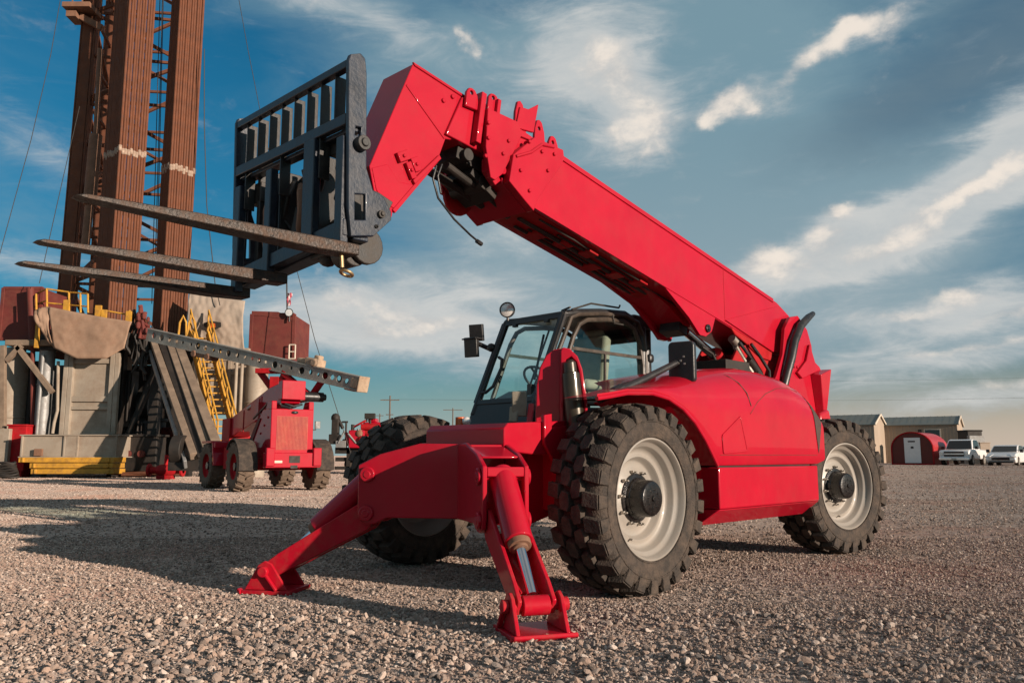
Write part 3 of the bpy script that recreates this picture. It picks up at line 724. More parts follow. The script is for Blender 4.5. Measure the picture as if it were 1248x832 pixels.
for s in (-1, 1):
    rm.xz([(1.36, 2.62), (1.42, 2.50), (1.65, 2.28), (1.95, 2.24), (1.95, 2.80), (1.80, 2.80), (1.66, 2.68), (1.48, 2.66)], s*.22-.02, s*.22+.02)
    rm.xz([(1.80, 2.25), (1.95, 2.20), (1.95, 2.95), (1.86, 2.95)], s*.50-.02, s*.50+.02)
rm.tube((1.55, .0, 2.95), (1.86, .0, 2.55), .065, n=16); rm.tube((1.76, -.36, 2.76), (1.76, .36, 2.76), .05, n=16)
rm.tube((1.80, -.50, 2.36), (1.80, .50, 2.36), .05, n=16); rm.sphere((1.86, .42, 2.66), .07, 12); rm.sphere((1.86, -.38, 2.66), .08, 12)
rm.box((1.88, .10, 2.68), (.12, .10, .16), (0, .3, 0)); rm.box((1.87, -.06, 2.42), (.10, .08, .22), (0, -.2, .3)); rm.box((1.90, -.55, 2.72), (.1, .16, .14)); rm.box((1.90, .45, 2.80), (.1, .2, .10))
for y in (.42, .20, -.2, -.45):
    rm.pipe([(1.85, y, 2.75), (1.93, y+.06, 2.62), (1.92, y-.02, 2.48), (1.85, y+.03, 2.38)], .018, 8)
rm.build('coupler', BLACK, carr, .008)
for y, dz in ((.47, 0), (.02, -.05), (-.40, -.08)):
    MB().pipe([(1.90, y-.06, 2.72+dz), (1.945, y+.03, 2.64+dz), (1.95, y+.06, 2.52+dz), (1.93, y+.01, 2.42+dz), (1.90, y-.05, 2.36+dz)], [.02, .034, .038, .034, .02], 10).build('coupler_hook', RUSTL, carr)
MB().tube((1.80, .12, 2.40), (1.80, .12, 2.66), .05, n=14).tube((1.80, .12, 2.66), (1.80, .12, 2.84), .022, n=10).build('tilt_cylinder', RED_D, carr, .004)
dr = MB(); dr.tube((1.88, .42, 2.125), (1.88, .56, 2.125), .085, n=22); dr.tube((1.88, .22, 2.14), (1.88, .42, 2.14), .045, n=16); dr.xz(circle(1.82, 2.17, .115, 18), .56, .60)
dr.sphere((1.9, .30, 2.13), .06, 10); dr.box((1.90, .36, 2.15), (.14, .30, .06)); dr.build('side_shift_cylinder', BLACK, carr, .006)
for x_, z_, r_, d_ in ((1.96, 2.735, .045, .05), (1.80, 2.345, .024, .02), (1.83, 2.265, .012, .012)):
    MB().lathe([(0, YC-.01), (r_, YC-.01), (r_, YC+d_), (r_*.55, YC+d_), (r_*.5, YC+d_+.012), (0, YC+d_+.012)], (x_, 0, z_), 'y', 18).build('carriage_bolt', BLACK, carr, .003)
BRASS = mat('brass_shackle', (.55, .38, .20), .35, .9, 0, .2, 12, .3)
sh = MB(); sh.pipe([(1.98 + .035*math.cos(t), .62 + .035*math.sin(t), 1.97 + .012*math.cos(t)) for t in [2*PI*q/16 for q in range(17)]], .010, 8, caps=False); sh.pipe([(2.02, .62, 2.11), (2.01, .62, 2.0)], .012, 8)
sh.build('shackle', BRASS, carr)

# ---- boom tower at the rear
tw = MB()
for s in (1, -1):
    a, e = (.34, .385) if s > 0 else (-.385, -.34)
    tw.xz([(-3.55, .95), (-3.60, 1.55), (-3.85, 1.80), (-4.02, 2.05), (-4.10, 2.35), (-4.25, 2.50), (-4.45, 2.54), (-4.68, 2.40), (-4.78, 2.22), (-4.80, 2.05), (-4.98, 1.98), (-5.03, 1.92), (-4.90, 1.45), (-4.55, .95)], a, e)
    tw.tube((-4.42, a-.02 if s > 0 else e+.02, 2.30), (-4.42, e+.025 if s > 0 else a-.025, 2.30), .06, n=20)
tw.bx(-4.9, -4.6, -.34, .34, 1.0, 1.9)
tw.hexa([(-4.70, .385, 1.88), (-5.02, .385, 1.95), (-4.93, .385, 1.45), (-4.80, .385, 1.45)], [(-4.74, .50, 1.86), (-5.04, .50, 1.95), (-4.95, .46, 1.45), (-4.85, .46, 1.45)])
tw.xz([(-4.55, 2.02), (-4.30, 1.86), (-4.42, 1.80), (-4.78, 1.90), (-4.78, 2.02), (-4.66, 2.22)], .385, .42)
for x, z in ((-4.30, 2.00), (-4.36, 1.93), (-4.28, 1.93), (-4.33, 2.10)): tw.tube((x, .385, z), (x, .40, z), .018, n=10)
tw.build('boom_tower', RED, TH, .008)
hg = MB(); hg.pipe([(-4.78, .42, 2.60), (-4.60, .44, 2.53), (-4.36, .45, 2.40), (-4.18, .45, 2.20), (-4.08, .45, 2.0), (-3.98, .44, 1.82), (-3.92, .42, 1.66)], [.030, .042, .047, .05, .05, .046, .045], 14)
hg.build('hose_guard', PLAS, TH)
rc = MB(); rc.xz([(-4.55, .75), (-4.55, 1.40), (-4.80, 1.46), (-4.86, 1.30), (-4.80, .75)], -.55, .55); rc.build('counterweight', RED, TH, .03, seg=3)
ly = MB(); ly.tube((-3.25, .0, 1.98), (-3.75, .0, 1.55), .075, n=20); ly.tube((-3.2, .0, 2.02), (-3.26, 0, 1.97), .085, n=20); lc = ly.build('lift_cylinder', RED_D, TH, .004)
MB().tube((-2.60, .02, 2.19), (-3.3, .0, 1.95), .046, n=20).build('cylinder_rod', CHROME, lc)
lv = MB(); lv.pipe([(-3.25, .22, 2.08), (-3.42, .22, 1.95), (-3.55, .24, 1.82)], .03, 10); lv.tube((-3.3, .22, 2.10), (-3.18, .22, 2.16), .045, n=12); lv.build('compensation_fitting', STEEL, TH)
lp_ = MB(); lp_.tube((-3.45, .26, 1.96), (-3.95, .26, 1.62), .045, n=14); lp_.pipe([(-2.78, .10, 2.04), (-2.95, .12, 1.98), (-3.1, .15, 1.75)], .015, 8); lp_.box((-3.15, .05, 1.80), (.5, .5, .22)); lp_.build('boom_base_gear', DARK, TH, .01)
bc = MB()
for s in (1, -1):
    a, e = (.20, .235) if s > 0 else (-.235, -.20)
    bc.xz([(-2.95, 1.45), (-3.05, 1.80), (-3.30, 2.08), (-3.60, 2.14), (-3.95, 2.10), (-4.25, 2.12), (-4.40, 1.9), (-4.40, 1.2), (-3.2, 1.2)], a, e)
bc.bx(-4.3, -3.7, -.2, .2, 1.3, 2.06)
bc.xz([(-3.02, 2.34), (-3.30, 2.28), (-4.05, 2.09), (-4.0, 1.98), (-3.75, 2.0), (-3.45, 2.12), (-3.2, 2.2)], .236, .256)
bc.build('boom_cradle', RED_D, TH, .008)
for q, (y_, x_) in enumerate(((.27, -3.5), (.29, -3.72))):
    MB().pipe([(x_+.25, y_, 2.12), (x_+.1, y_+.02, 2.0), (x_-.1, y_+.02, 1.85), (x_-.15, y_, 1.6)], .018, 8).build('hydraulic_hose', PLAS, TH)
# ---- cab
YN, YF = -.40, -1.22
cb_ = MB()
prof = [(-.66, .98), (-.74, 1.32), (-1.20, 2.27), (-1.42, 2.335), (-1.75, 2.375), (-2.08, 2.375), (-2.34, 2.315), (-2.46, 2.17), (-2.50, 1.9), (-2.46, 1.30), (-2.46, .98)]
def pl(i): return prof[i]
# lower body
cb_.xz([(-.66, .98), (-.70, 1.25), (-.785, 1.43), (-.86, 1.43), (-.98, 1.36), (-2.46, 1.42), (-2.46, .98)], YF, YN)
# roof
cb_.xz([(-1.18, 2.275), (-1.42, 2.325), (-1.75, 2.365), (-2.15, 2.395), (-2.36, 2.35), (-2.47, 2.2), (-2.38, 2.23), (-2.15, 2.31), (-1.45, 2.265), (-1.2, 2.215)], YF, YN)
for y in (YN-.03, YF+.03):
    cb_.pipe([(-.745, y, 1.30), (-.97, y, 1.79), (-1.20, y, 2.255)], .036, 8)
    cb_.pipe([(-2.47, y, 1.40), (-2.50, y, 1.9), (-2.45, y, 2.15), (-2.34, y, 2.28)], .04, 8)
    cb_.pipe([(-1.20, y, 2.255), (-1.45, y, 2.30), (-1.75, y, 2.34), (-2.15, y, 2.37), (-2.36, y, 2.31)], .04, 8)
for x, z in ((-1.20, 2.25),): cb_.tube((x, YN-.03, z), (x, YF+.03, z), .036, n=8)
cb_.tube((-2.44, YN-.03, 2.16), (-2.44, YF+.03, 2.16), .05, n=8)
cab = cb_.build('cab', PLAS, TH, .012, seg=3)
ws_ = MB(); d_ = V((-.455, 0, .95)).normalized(); nrm = V((.95, 0, .455)).normalized()
ws_.add([V((-.76, YF+.05, 1.33)) + nrm*.012, V((-.76, YN-.05, 1.33)) + nrm*.012, V((-1.185, YN-.05, 2.22)) + nrm*.012, V((-1.185, YF+.05, 2.22)) + nrm*.012], [(0, 1, 2, 3)])
ws_.build('windscreen', GLASS, cab)
se = MB(); fa, fb, fc, fd = [V((-.80, YF+.03, 1.42)) + nrm*.02, V((-.80, YN-.03, 1.42)) + nrm*.02, V((-1.19, YN-.03, 2.235)) + nrm*.02, V((-1.19, YF+.03, 2.235)) + nrm*.02]
for a_, b_, w_ in ((fa, fb, .05), (fb, fc, .075), (fc, fd, .07), (fd, fa, .075)): se.bar(a_, b_, .014, w_, nrm.cross(b_-a_))
for y in (-.60, -1.02): se.box(V((-1.165, y, 2.19)) + nrm*.02, (.04, .05, .03))
se.build('windscreen_seal', PLAS, cab, .004)
gs = MB(); dg = [(-1.00, 1.40), (-1.29, 2.04), (-1.38, 2.17), (-1.50, 2.23), (-1.80, 2.27), (-2.10, 2.285), (-2.27, 2.23), (-2.37, 2.08), (-2.42, 1.86), (-2.40, 1.45)]
gs.add([(x, YN-.012, z) for x, z in dg], [tuple(range(len(dg)))]); gs.build('side_window', GLASS, cab)
gs = MB(); gs.add([(x, YF+.012, z) for x, z in dg], [tuple(range(len(dg)))]); gs.build('side_window', GLASS, cab)
gs = MB(); gs.add([(-2.475, YN-.06, 1.45), (-2.475, YF+.06, 1.45), (-2.46, YF+.06, 2.12), (-2.46, YN-.06, 2.12)], [(0, 1, 2, 3)]); gs.build('rear_window', GLASS, cab)
DOORM = mat('dusty_brown_black_trim', (.045, .034, .026), .45, .1, .1, .25, 6, .5, (.14, .10, .07), 8)
df = MB()
df.pipe([(x, YN+.004, z) for x, z in dg + [dg[0]]], .024, 8); df.pipe([(x, YF-.004, z) for x, z in dg + [dg[0]]], .024, 8)
df.pipe([(x, YN+.012, z) for x, z in [(-.80, 1.36), (-1.03, 1.82), (-1.25, 2.22), (-1.36, 2.265), (-1.7, 2.315), (-2.12, 2.345), (-2.33, 2.30), (-2.43, 2.16), (-2.47, 1.9), (-2.45, 1.42)]], .022, 8)
df.bar((-1.24, YN+.004, 1.93), (-2.42, YN+.004, 1.935), .022, .030); df.bar((-1.78, YN+.004, 1.93), (-1.76, YN+.004, 1.44), .020, .022)
df.bar((-1.24, YF, 1.93), (-2.42, YF, 1.935), .022, .030)
df.build('door_frame', DOORM, cab)
sb = MB(); sb.box((-1.85, -.82, 1.55), (.48, .46, .14)); sb.box((-2.08, -.82, 1.88), (.12, .44, .58), (0, -.15, 0)); sb.box((-2.14, -.82, 2.16), (.09, .26, .16)); sb.box((-1.75, -.50, 1.62), (.35, .08, .1)); sb.build('seat', SEAT, cab, .04, seg=3)
sw = MB(); t_ = Matrix.Translation((-1.28, -.82, 1.66)) @ Matrix.Rotation(-.75, 4, 'Y'); sw.M = t_
sw.pipe([(.17*math.cos(a), .17*math.sin(a), 0) for a in [2*PI*q/24 for q in range(25)]], .014, 8); sw.bar((-.16, 0, 0), (.16, 0, 0), .03, .012); sw.M = None
sw.tube((-1.28, -.82, 1.66), (-1.12, -.82, 1.40), .035); sw.box((-1.05, -.82, 1.42), (.30, .60, .16), (0, .4, 0)); sw.box((-1.0, -.60, 1.50), (.10, .10, .14)); sw.build('steering_column', PLAS, cab, .01)
wp = MB(); wp.pipe([(-.80, -.56, 1.44), (-.92, -.57, 1.66), (-1.12, -.55, 2.10)], .010, 6); wp.box((-.84, -.53, 1.52), (.05, .05, .10)); wp.pipe([(-.90, -.54, 1.62), (-1.10, -.60, 2.06)], .012, 6); wp.build('wiper', PLAS, cab)
hl = MB(); hl.pipe([(-1.02, -1.12, 1.88), (-.97, -1.03, 1.85), (-.93, -1.00, 1.76), (-.84, -1.02, 1.58), (-.80, -1.08, 1.52), (-.80, -1.14, 1.52)], .016, 8); hl.build('grab_handle', PLAS, cab)
rl = MB(); rl.pipe([(-1.22, -.35, 2.29), (-1.55, -.38, 2.395), (-2.0, -.38, 2.41), (-2.02, -.38, 2.44)], .010, 6); rl.pipe([(-1.25, -.50, 2.30), (-1.16, -.32, 2.30)], .010, 6); rl.pipe([(-1.90, YN+.02, 2.36), (-1.88, YN+.035, 2.30), (-1.90, YN+.035, 2.24), (-2.05, YN+.035, 2.24)], .008, 6); rl.build('roof_rail', WIRE, cab)
wl = MB(); wl.M = Matrix.Translation((-1.17, -1.15, 2.375)) @ Matrix.Rotation(.6, 4, 'Z')
wl.lathe([(.0, -.045), (.055, -.04), (.078, .0), (.080, .025), (.070, .03)], axis='x', n=24); wl.M = None; wl.pipe([(-1.17, -1.15, 2.31), (-1.18, -1.15, 2.25)], .014, 8)
wlo = wl.build('work_lamp', PLAS, TH)
ln = MB(); ln.M = Matrix.Translation((-1.17, -1.15, 2.375)) @ Matrix.Rotation(.6, 4, 'Z'); ln.lathe([(.0, .034), (.045, .032), (.070, .022)], axis='x', n=24); ln.build('lens', LENS, wlo)
fm = MB(); fm.box((-.98, -1.40, 2.15), (.045, .15, .17), (0, .15, .35)); fm.box((-.93, -1.42, 2.00), (.05, .15, .20), (0, .1, .25)); fm.box((-.93, -1.42, 2.085), (.10, .20, .014)); fm.build('mirror_housing', PLAS, TH, .022, seg=4)
fm = MB(); fm.pipe([(-.94, -1.42, 2.06), (-.98, -1.36, 2.03), (-1.05, -1.30, 1.99), (-1.04, -1.20, 1.985)], .024, 8); fm.sphere((-1.03, -1.24, 1.99), .045, 10); fm.build('mirror_bracket', PLAS, TH)

ex = MB(); ex.tube((-2.60, -.50, 1.40), (-2.60, -.50, 2.28), .075, n=20); ex.tube((-2.44, -.42, 1.35), (-2.44, -.42, 2.28), .05, n=16); ex.bx(-2.70, -2.27, -.60, -.38, 2.25, 2.385); ex.bx(-2.66, -2.56, -.59, -.40, 1.9, 2.0); ex.build('exhaust_stack', PLAS, TH, .035, seg=4)

mr = MB(); mr.M = Matrix.Translation((-.80, 1.12, 1.635)) @ Matrix.Rotation(.18, 4, 'Z')
mr.prism(rrect(-.105, .105, -.16, .16, .035), (.035, 0, 0), (0, 1, 0), (0, 0, 1), -.06 if False else .06, center=True); mr.M = None
nm = mr.build('mirror_housing', PLAS, TH, .012, seg=3)
mb_ = MB(); mb_.M = Matrix.Translation((-.80, 1.12, 1.635)) @ Matrix.Rotation(.18, 4, 'Z')
for y, z in ((0, .01), (.025, .04), (.03, -.015), (-.02, -.01)): mb_.tube((.06, y, z), (.074, y, z), .008, n=6)
mb_.build('mirror_screw', STEEL, nm)
mg = MB(); mg.M = Matrix.Translation((-.80, 1.12, 1.635)) @ Matrix.Rotation(.18, 4, 'Z'); mg.prism(rrect(-.09, .09, -.145, .145, .03), (.001, 0, 0), (0, 1, 0), (0, 0, 1), .004); mg.build('mirror_glass', MIRG, nm)
ma_ = MB(); ma_.pipe([(.14, 1.02, 1.31), (-.05, 1.03, 1.375), (-.35, 1.05, 1.48), (-.72, 1.10, 1.63)], [.028, .034, .028, .024], 12); ma_.pipe([(.10, .98, 1.33), (-.05, 1.0, 1.40), (-.2, 1.03, 1.45)], .012, 8); ma_.tube((-.02, 1.03, 1.36), (-.10, 1.035, 1.395), .042, n=10); ma_.build('mirror_arm', PLAS, TH)

# ---- hoop plate with the black canister, and front light
def wmb():
    m = MB(); m.M = TI.copy(); return m
hp_ = wmb(); yy = 5.82
out = [(.165, 1.08), (.175, 1.42), (.20, 1.55), (.245, 1.635), (.30, 1.675), (.36, 1.685), (.41, 1.665), (.455, 1.61), (.485, 1.53), (.52, 1.30), (.53, 1.06)]
hp_.prism(out, (0, yy+.16, 0), (1, 0, 0), (0, 0, 1), .16)
hp_.prism([(.36, 1.10), (.365, 1.55), (.385, 1.60), (.42, 1.62), (.455, 1.58), (.475, 1.50), (.505, 1.28), (.515, 1.08), (.53, 1.08), (.53, 1.30), (.497, 1.53), (.465, 1.62), (.41, 1.675), (.36, 1.685), (.345, 1.66), (.335, 1.1)], (0, yy-.002, 0), (1, 0, 0), (0, 0, 1), .05)
hp_.build('hoop_plate', RED, TH, .012, seg=3)
cn = wmb(); cn.pipe([(.40, yy-.075, 1.585), (.405, yy-.075, 1.57), (.41, yy-.075, 1.50), (.412, yy-.08, 1.495), (.418, yy-.08, 1.40), (.44, yy-.08, 1.18), (.445, yy-.08, .98)], [.03, .045, .048, .062, .064, .066, .055], 20); cn.build('canister', mat('black_canister_paint', (.035, .028, .018), .3, .3, .2, .15, 5, .3, (.12, .09, .06), 8), TH)
sx = MB(); sx.box((-.52, -.37, 1.37), (.03, .13, .22), (0, .2, .6)); sx.box((-.50, -.42, 1.28), (.03, .08, .14), (0, -.2, .4)); sx.build('sun_faded_step', SEAT, TH, .01)
fl = MB(); fl.bar((-.35, -.12, 1.05), (-.6, -.3, 1.36), .05, .05); fl.build('front_stay', RED, TH, .01)
fl = MB(); fl.tube((-.24, -.82, 1.17), (-.24, -.82, 1.26), .045, n=14); fl.bx(-.27, -.21, -1.0, -.7, 1.12, 1.17); flo = fl.build('front_light', ORANGE, TH, .004)
MB().sphere((-.22, -.72, 1.22), .04, 12).build('lens', LENS, flo)

# ---- stabiliser: two arms splayed either side of the nose
def arm_matrix(px, py, dx, dy):
    d = V((dx, dy, 0)).normalized(); w = V((-d.y, d.x, 0))
    return TI @ Matrix(((d.x, w.x, 0, px), (d.y, w.y, 0, py), (0, 0, 1, 0), (0, 0, 0, 1)))
brk = [(.063, .862), (.063, .56), (.045, .495), (.0, .47), (-.06, .475), (-.14, .515), (-.645, .515), (-.645, 1.0), (-.365, 1.005), (-.09, .936)]
def stab(M, uf, zf, far):
    m = MB(M.copy())
    for s in (-1, 1): m.prism(brk, (0, s*.13 + .015, 0), (1, 0, 0), (0, 0, 1), .03)
    m.bx(-.63, -.335, -.116, .116, .53, .995)
    m.hexa([(-.37, -.116, .975), (-.06, -.116, .905), (-.06, .116, .905), (-.37, .116, .975)], [(-.36, -.116, .99), (-.055, -.116, .92), (-.055, .116, .92), (-.36, .116, .99)])
    m.bx(-.05, .06, -.116, .116, .80, .858)
    for z, u in ((.80, -.005), (.543, 0.)):
        for s in (-1, 1): m.tube((u, s*.144, z), (u, s*.166, z), .052, n=20)
        m.tube((u, -.17, z), (u, .17, z), .028, n=14)
    br = m.build('stabiliser_bracket', RED, TH, .007)
    # leg channel
    p = V((0, .543)); q = V((uf, zf)); d = (q - p).normalized(); n_ = V((-d.y, d.x))
    def at(t, o): r_ = p + (q-p)*t + n_*o; return (r_.x, r_.y)
    lg = MB(M.copy()); pol = [at(-.07, -.05), at(-.07, .05), at(.02, .088), at(.85, .066), at(1.03, .05), at(1.05, -.03), at(.95, -.065), at(.08, -.095)]
    for s in (-1, 1): lg.prism(pol, (0, s*.095+.0125, 0), (1, 0, 0), (0, 0, 1), .025)
    a, b_, c_, e = at(.05, -.088), at(.80, -.066), at(.80, -.045), at(.05, -.066)
    lg.prism([a, b_, c_, e], (0, .084, 0), (1, 0, 0), (0, 0, 1), .168)
    if far:
        a, b_, c_, e = at(.30, .05), at(.80, .045), at(.80, .065), at(.30, .075)
    lo = lg.build('stabiliser_leg', REDF, TH, .006)
    cy = MB(M.copy()); u0 = V((.0, 0, .785)); u1 = V((uf-(.06 if far else .04), 0, zf+.045)); dd = (u1-u0); Lc = dd.length; dd.normalize()
    bl = .46 if not far else .53
    cy.tube(u0 - dd*.04, u0 + dd*bl, .083, n=28); cy.tube(u0 - dd*.06, u0 - dd*.03, .07, n=24)
    co = cy.build('stabiliser_cylinder', RED, TH, .008, seg=3)
    g_ = MB(M.copy()); g_.tube(u0 + dd*(bl-.01), u0 + dd*(bl+.035), .066, n=24); g_.tube(u0 + dd*(bl+.03), u0 + dd*(bl+.05), .045, n=20); g_.build('gland', RUSTL, co, .004)
    MB(M.copy()).tube(u0 + dd*(bl+.02), u1, .030, n=20).build('rod', CHROME, co)
    ft = MB(M.copy())
    ft.bx(uf-.20, uf+.15, -.17, .17, .0, .028)
    ft.hexa([(uf+.15, -.185, 0), (uf+.185, -.17, .02), (uf+.185, .17, .02), (uf+.15, .185, 0)], [(uf+.15, -.185, .028), (uf+.18, -.17, .04), (uf+.18, .17, .04), (uf+.15, .185, .028)])
    for s in (-1, 1):
        ft.prism([(uf-.17, .028), (uf+.14, .028), (uf+.045, zf+.045), (uf+.0, zf+.07), (uf-.05, zf+.05)], (0, s*.135+.012, 0), (1, 0, 0), (0, 0, 1), .024)
        ft.tube((uf, s*.147, zf), (uf, s*.185, zf), .036, n=16)
        ft.bar((uf-.10, s*.165, .03), (uf-.01, s*.165, zf-.01), .03, .02)
    ft.tube((uf, -.075, zf), (uf, .075, zf), .052, n=24); ft.tube((uf, -.14, zf), (uf, .14, zf), .03, n=16)
    ft.build('stabiliser_foot', REDF, TH, .006)
stab(arm_matrix(-.95, 5.73, -1, .17), .71, .15, True)
stab(arm_matrix(-.055, 5.0, .30, -.953), .58, .15, False)
hb_ = wmb(); hb_.prism([(-.38, 5.58), (-.16, 5.50), (.05, 5.60), (.16, 5.80), (.05, 6.15), (-.25, 6.05), (-.38, 5.86)], (0, 0, .52), (1, 0, 0), (0, 1, 0), .465)
hb_.build('stabiliser_beam', RED, TH, .008)
# ------------------------------------------------------------------ background
def at(px, py, Y):
    """the point of the yard at depth Y that stands where the photo shows pixel (px, py)"""
    x = (px-624)/1000; u = -(py-416)/1000; cp, s_ = math.cos(.138), math.sin(.138)
    dy = cp - u*s_; dz = s_ + u*cp
    return V((x*Y/dy, Y, CAMH + dz*Y/dy))
def zat(py, Y): return at(624, py, Y).z
def xat(px, py, Y): return at(px, py, Y).x

# ---- second telehandler
f2 = V((-.55, .83, 0)).normalized()
T2 = empty('telehandler', (-6.20, 22.1, 0), math.atan2(f2.y, f2.x), 'smaller dusty red telehandler seen from behind, carrying a long perforated grey beam', 'telehandler')
def dusty_tyre():
    m = MB(); half = [(.33, .15), (.35, .19), (.45, .215), (.56, .21), (.60, .18), (.605, .0)]
    m.lathe(half + [(r, -y) for r, y in reversed(half[:-1])], n=48)
    n = 18
    for s in (-1, 1):
        for i in range(n):
            a = 2*PI*(i + (.5 if s > 0 else 0))/n
            def P(r, t, y): return (r*math.cos(t), y, r*math.sin(t))
            b = [P(.54, a-.08, s*.215), P(.54, a+.06, s*.215), P(.60, a+.19, s*.0), P(.60, a+.09, s*.0)]
            t = [P(.63, a-.07, s*.215), P(.63, a+.05, s*.215), P(.652, a+.18, s*.01), P(.652, a+.10, s*.01)]
            m.hexa(b, t)
    return m
DTYRE = mat('caked_dust_tyre_rubber', (.16, .115, .085), .95, 0, 0, .3, 6, .6, (.06, .045, .035), 5, .3, 40, .1)
h2 = MB().lathe([(0, .16), (.10, .16), (.12, .10), (.17, .09), (.17, 0), (0, 0)], n=24).build('wheel', HUB, T2)
dusty_tyre().build('tyre', DTYRE, h2)
MB().lathe([(.34, .15), (.35, .17), (.33, .175), (.31, .10), (.24, .06), (.12, .07)], n=36).lathe([(.34, -.15), (.3, -.1), (0, -.05)], n=36).build('rim', RED_D, h2)
h2.location = (0, 1.02, .64)
for x, y, rz in ((0, -1.02, PI), (2.9, 1.02, .06), (2.9, -1.02, PI+.06)):
    c_ = copy_tree(h2, T2); c_.location = (x, y, .64); c_.rotation_euler = (0, .3, rz)
m = MB(); m.bx(-.35, 3.3, -.42, .42, .55, 1.05); m.tube((0, -.9, .64), (0, .9, .64), .10); m.tube((2.9, -.9, .64), (2.9, .9, .64), .10); m.bx(1.0, 2.3, -1.0, -.5, .6, 1.3)
m.bx(3.0, 3.4, -.8, .8, .9, 1.15); m.bx(.9, 2.0, .42, .95, .55, 1.15); m.build('chassis', RED_D, T2, .02)
m = MB(); m.xz([(-.95, .85), (-.95, 2.12), (-.2, 2.12), (.9, 1.25), (.9, .85)], -.56, .56); m.xz([(-.95, 2.10), (-.95, 2.32), (-.6, 2.32), (-.45, 2.1)], -.56, -.42); m.xz([(-.95, 2.10), (-.95, 2.32), (-.6, 2.32), (-.45, 2.1)], .42, .56)
m.build('rear_body', RED, T2, .02)
m = MB(); m.bx(-1.15, -.9, -.72, .72, .62, 1.0); m.bx(-1.2, -1.1, -.72, -.5, .66, 1.12); m.bx(-1.2, -1.1, .50, .72, .66, 1.12); m.build('counterweight', RED, T2, .02)
MB().bx(-1.16, -1.148, -.16, .12, .74, .92).bx(-1.16, -1.148, -.1, .08, .6, .68).build('tow_hitch', DARK, T2)
RG = mat('dusty_red_grille', (.36, .045, .035), .7, 0, 0, .2, 3, .5, (.40, .22, .15), 6)
m = MB()
for i in range(22): m.bx(-.965, -.945, -.40 + i*.036, -.40 + i*.036 + .022, 1.08, 1.92)
m.bx(-.957, -.948, -.41, .41, 1.07, 1.93); m.build('radiator_grille', RG, T2)
MB().sphere((-.96, -.05, 2.03), .06, 10, (.6, 1.6, .7)).build('rear_lamp', PLAS, T2)
m = MB(); m.xz([(-.72, 2.28), (-.88, 2.50), (-.72, 2.82), (.3, 2.74), (4.6, 1.96), (4.65, 1.36), (.4, 2.06)], -.26, .26)
m.bx(-.95, -.60, -.32, .30, 2.36, 2.86); b2 = m.build('boom', RED, T2, .02)
m = MB(); m.bx(3.9, 4.8, -.32, .32, 1.28, 2.06); m.xz([(4.5, 2.05), (5.0, 1.6), (5.0, .8), (4.7, .8), (4.4, 1.3)], -.2, .2); m.build('boom_head', RED_D, T2, .02)
for x in (.9, 1.1, 2.6): MB().xz([(x, 2.66-(x-.3)*.185), (x+.05, 2.65-(x-.3)*.185), (x+.05, 1.98-(x-.3)*.165), (x, 1.99-(x-.3)*.165)], .255, .275).build('boom_band', RED_D, T2)
for x, z in ((-.4, 1.7), (-.1, 1.5), (.3, 1.2), (-.7, 1.9), (-.6, 1.2)): MB().tube((x, .56, z), (x, .58, z), .03, n=8).build('bolt', RED_D, T2)
m = MB(); m.pipe([(-.85, .30, 2.25), (-.5, .42, 2.2), (-.1, .40, 2.3), (.5, .33, 2.2), (1.4, .33, 1.95)], .03, 8); m.pipe([(-.85, -.1, 2.2), (-.95, .1, 2.14), (-.85, .28, 2.2)], .04, 8); m.pipe([(-.9, .2, 2.25), (-.98, .0, 2.18), (-.9, -.25, 2.25)], .03, 8); m.build('hydraulic_hose', PLAS, T2)
m = MB(); m.xz([(.1, 1.9), (1.3, 1.0), (1.0, .9), (-.1, 1.9)], .57, .585); m.build('side_seam', MAROON, T2)
m = MB(); m.bx(-1.163, -1.15, .30, .55, .74, .80); m.build('rear_plate', CREAM, T2)
m = MB(); m.tube((-.55, -.95, 2.48), (-.55, -.30, 2.48), .13, n=20); m.tube((-.55, -1.02, 2.48), (-.55, -.95, 2.48), .09, n=16); m.build('exhaust_muffler', PLAS, T2, .01)
for y in (1.02, -1.02):
    m = MB(); pr = []
    for k in range(9):
        a = R(-8 + 150*k/8); pr.append((.73*math.cos(a), .64 + .73*math.sin(a)))
    inn = [(x*.95, .64 + (z-.64)*.95) for x, z in reversed(pr)]
    m.xz([(-x, z) for x, z in pr + inn], y-.24, y+.24); m.build('mudguard', TYRE, T2, .01)
for y in (.98,):
    m = MB(); m.bx(2.4, 3.5, y-.22, y+.22, 1.28, 1.34); m.xz([(2.1, .65), (2.35, 1.34), (2.45, 1.34), (2.25, .65)], y-.25, y+.2); m.build('mudguard', RED, T2, .01)
m = MB(); m.box((2.1, .98, 1.22), (.1, .4, .16)); m.build('tail_lamp', RED, T2, .02)
m = MB(); m.box((-.2, -.95, 1.75), (.05, .14, .2)); m.pipe([(-.2, -.56, 1.6), (-.2, -.9, 1.62), (-.2, -.9, 1.75)], .02, 8); m.build('mirror', PLAS, T2, .02)
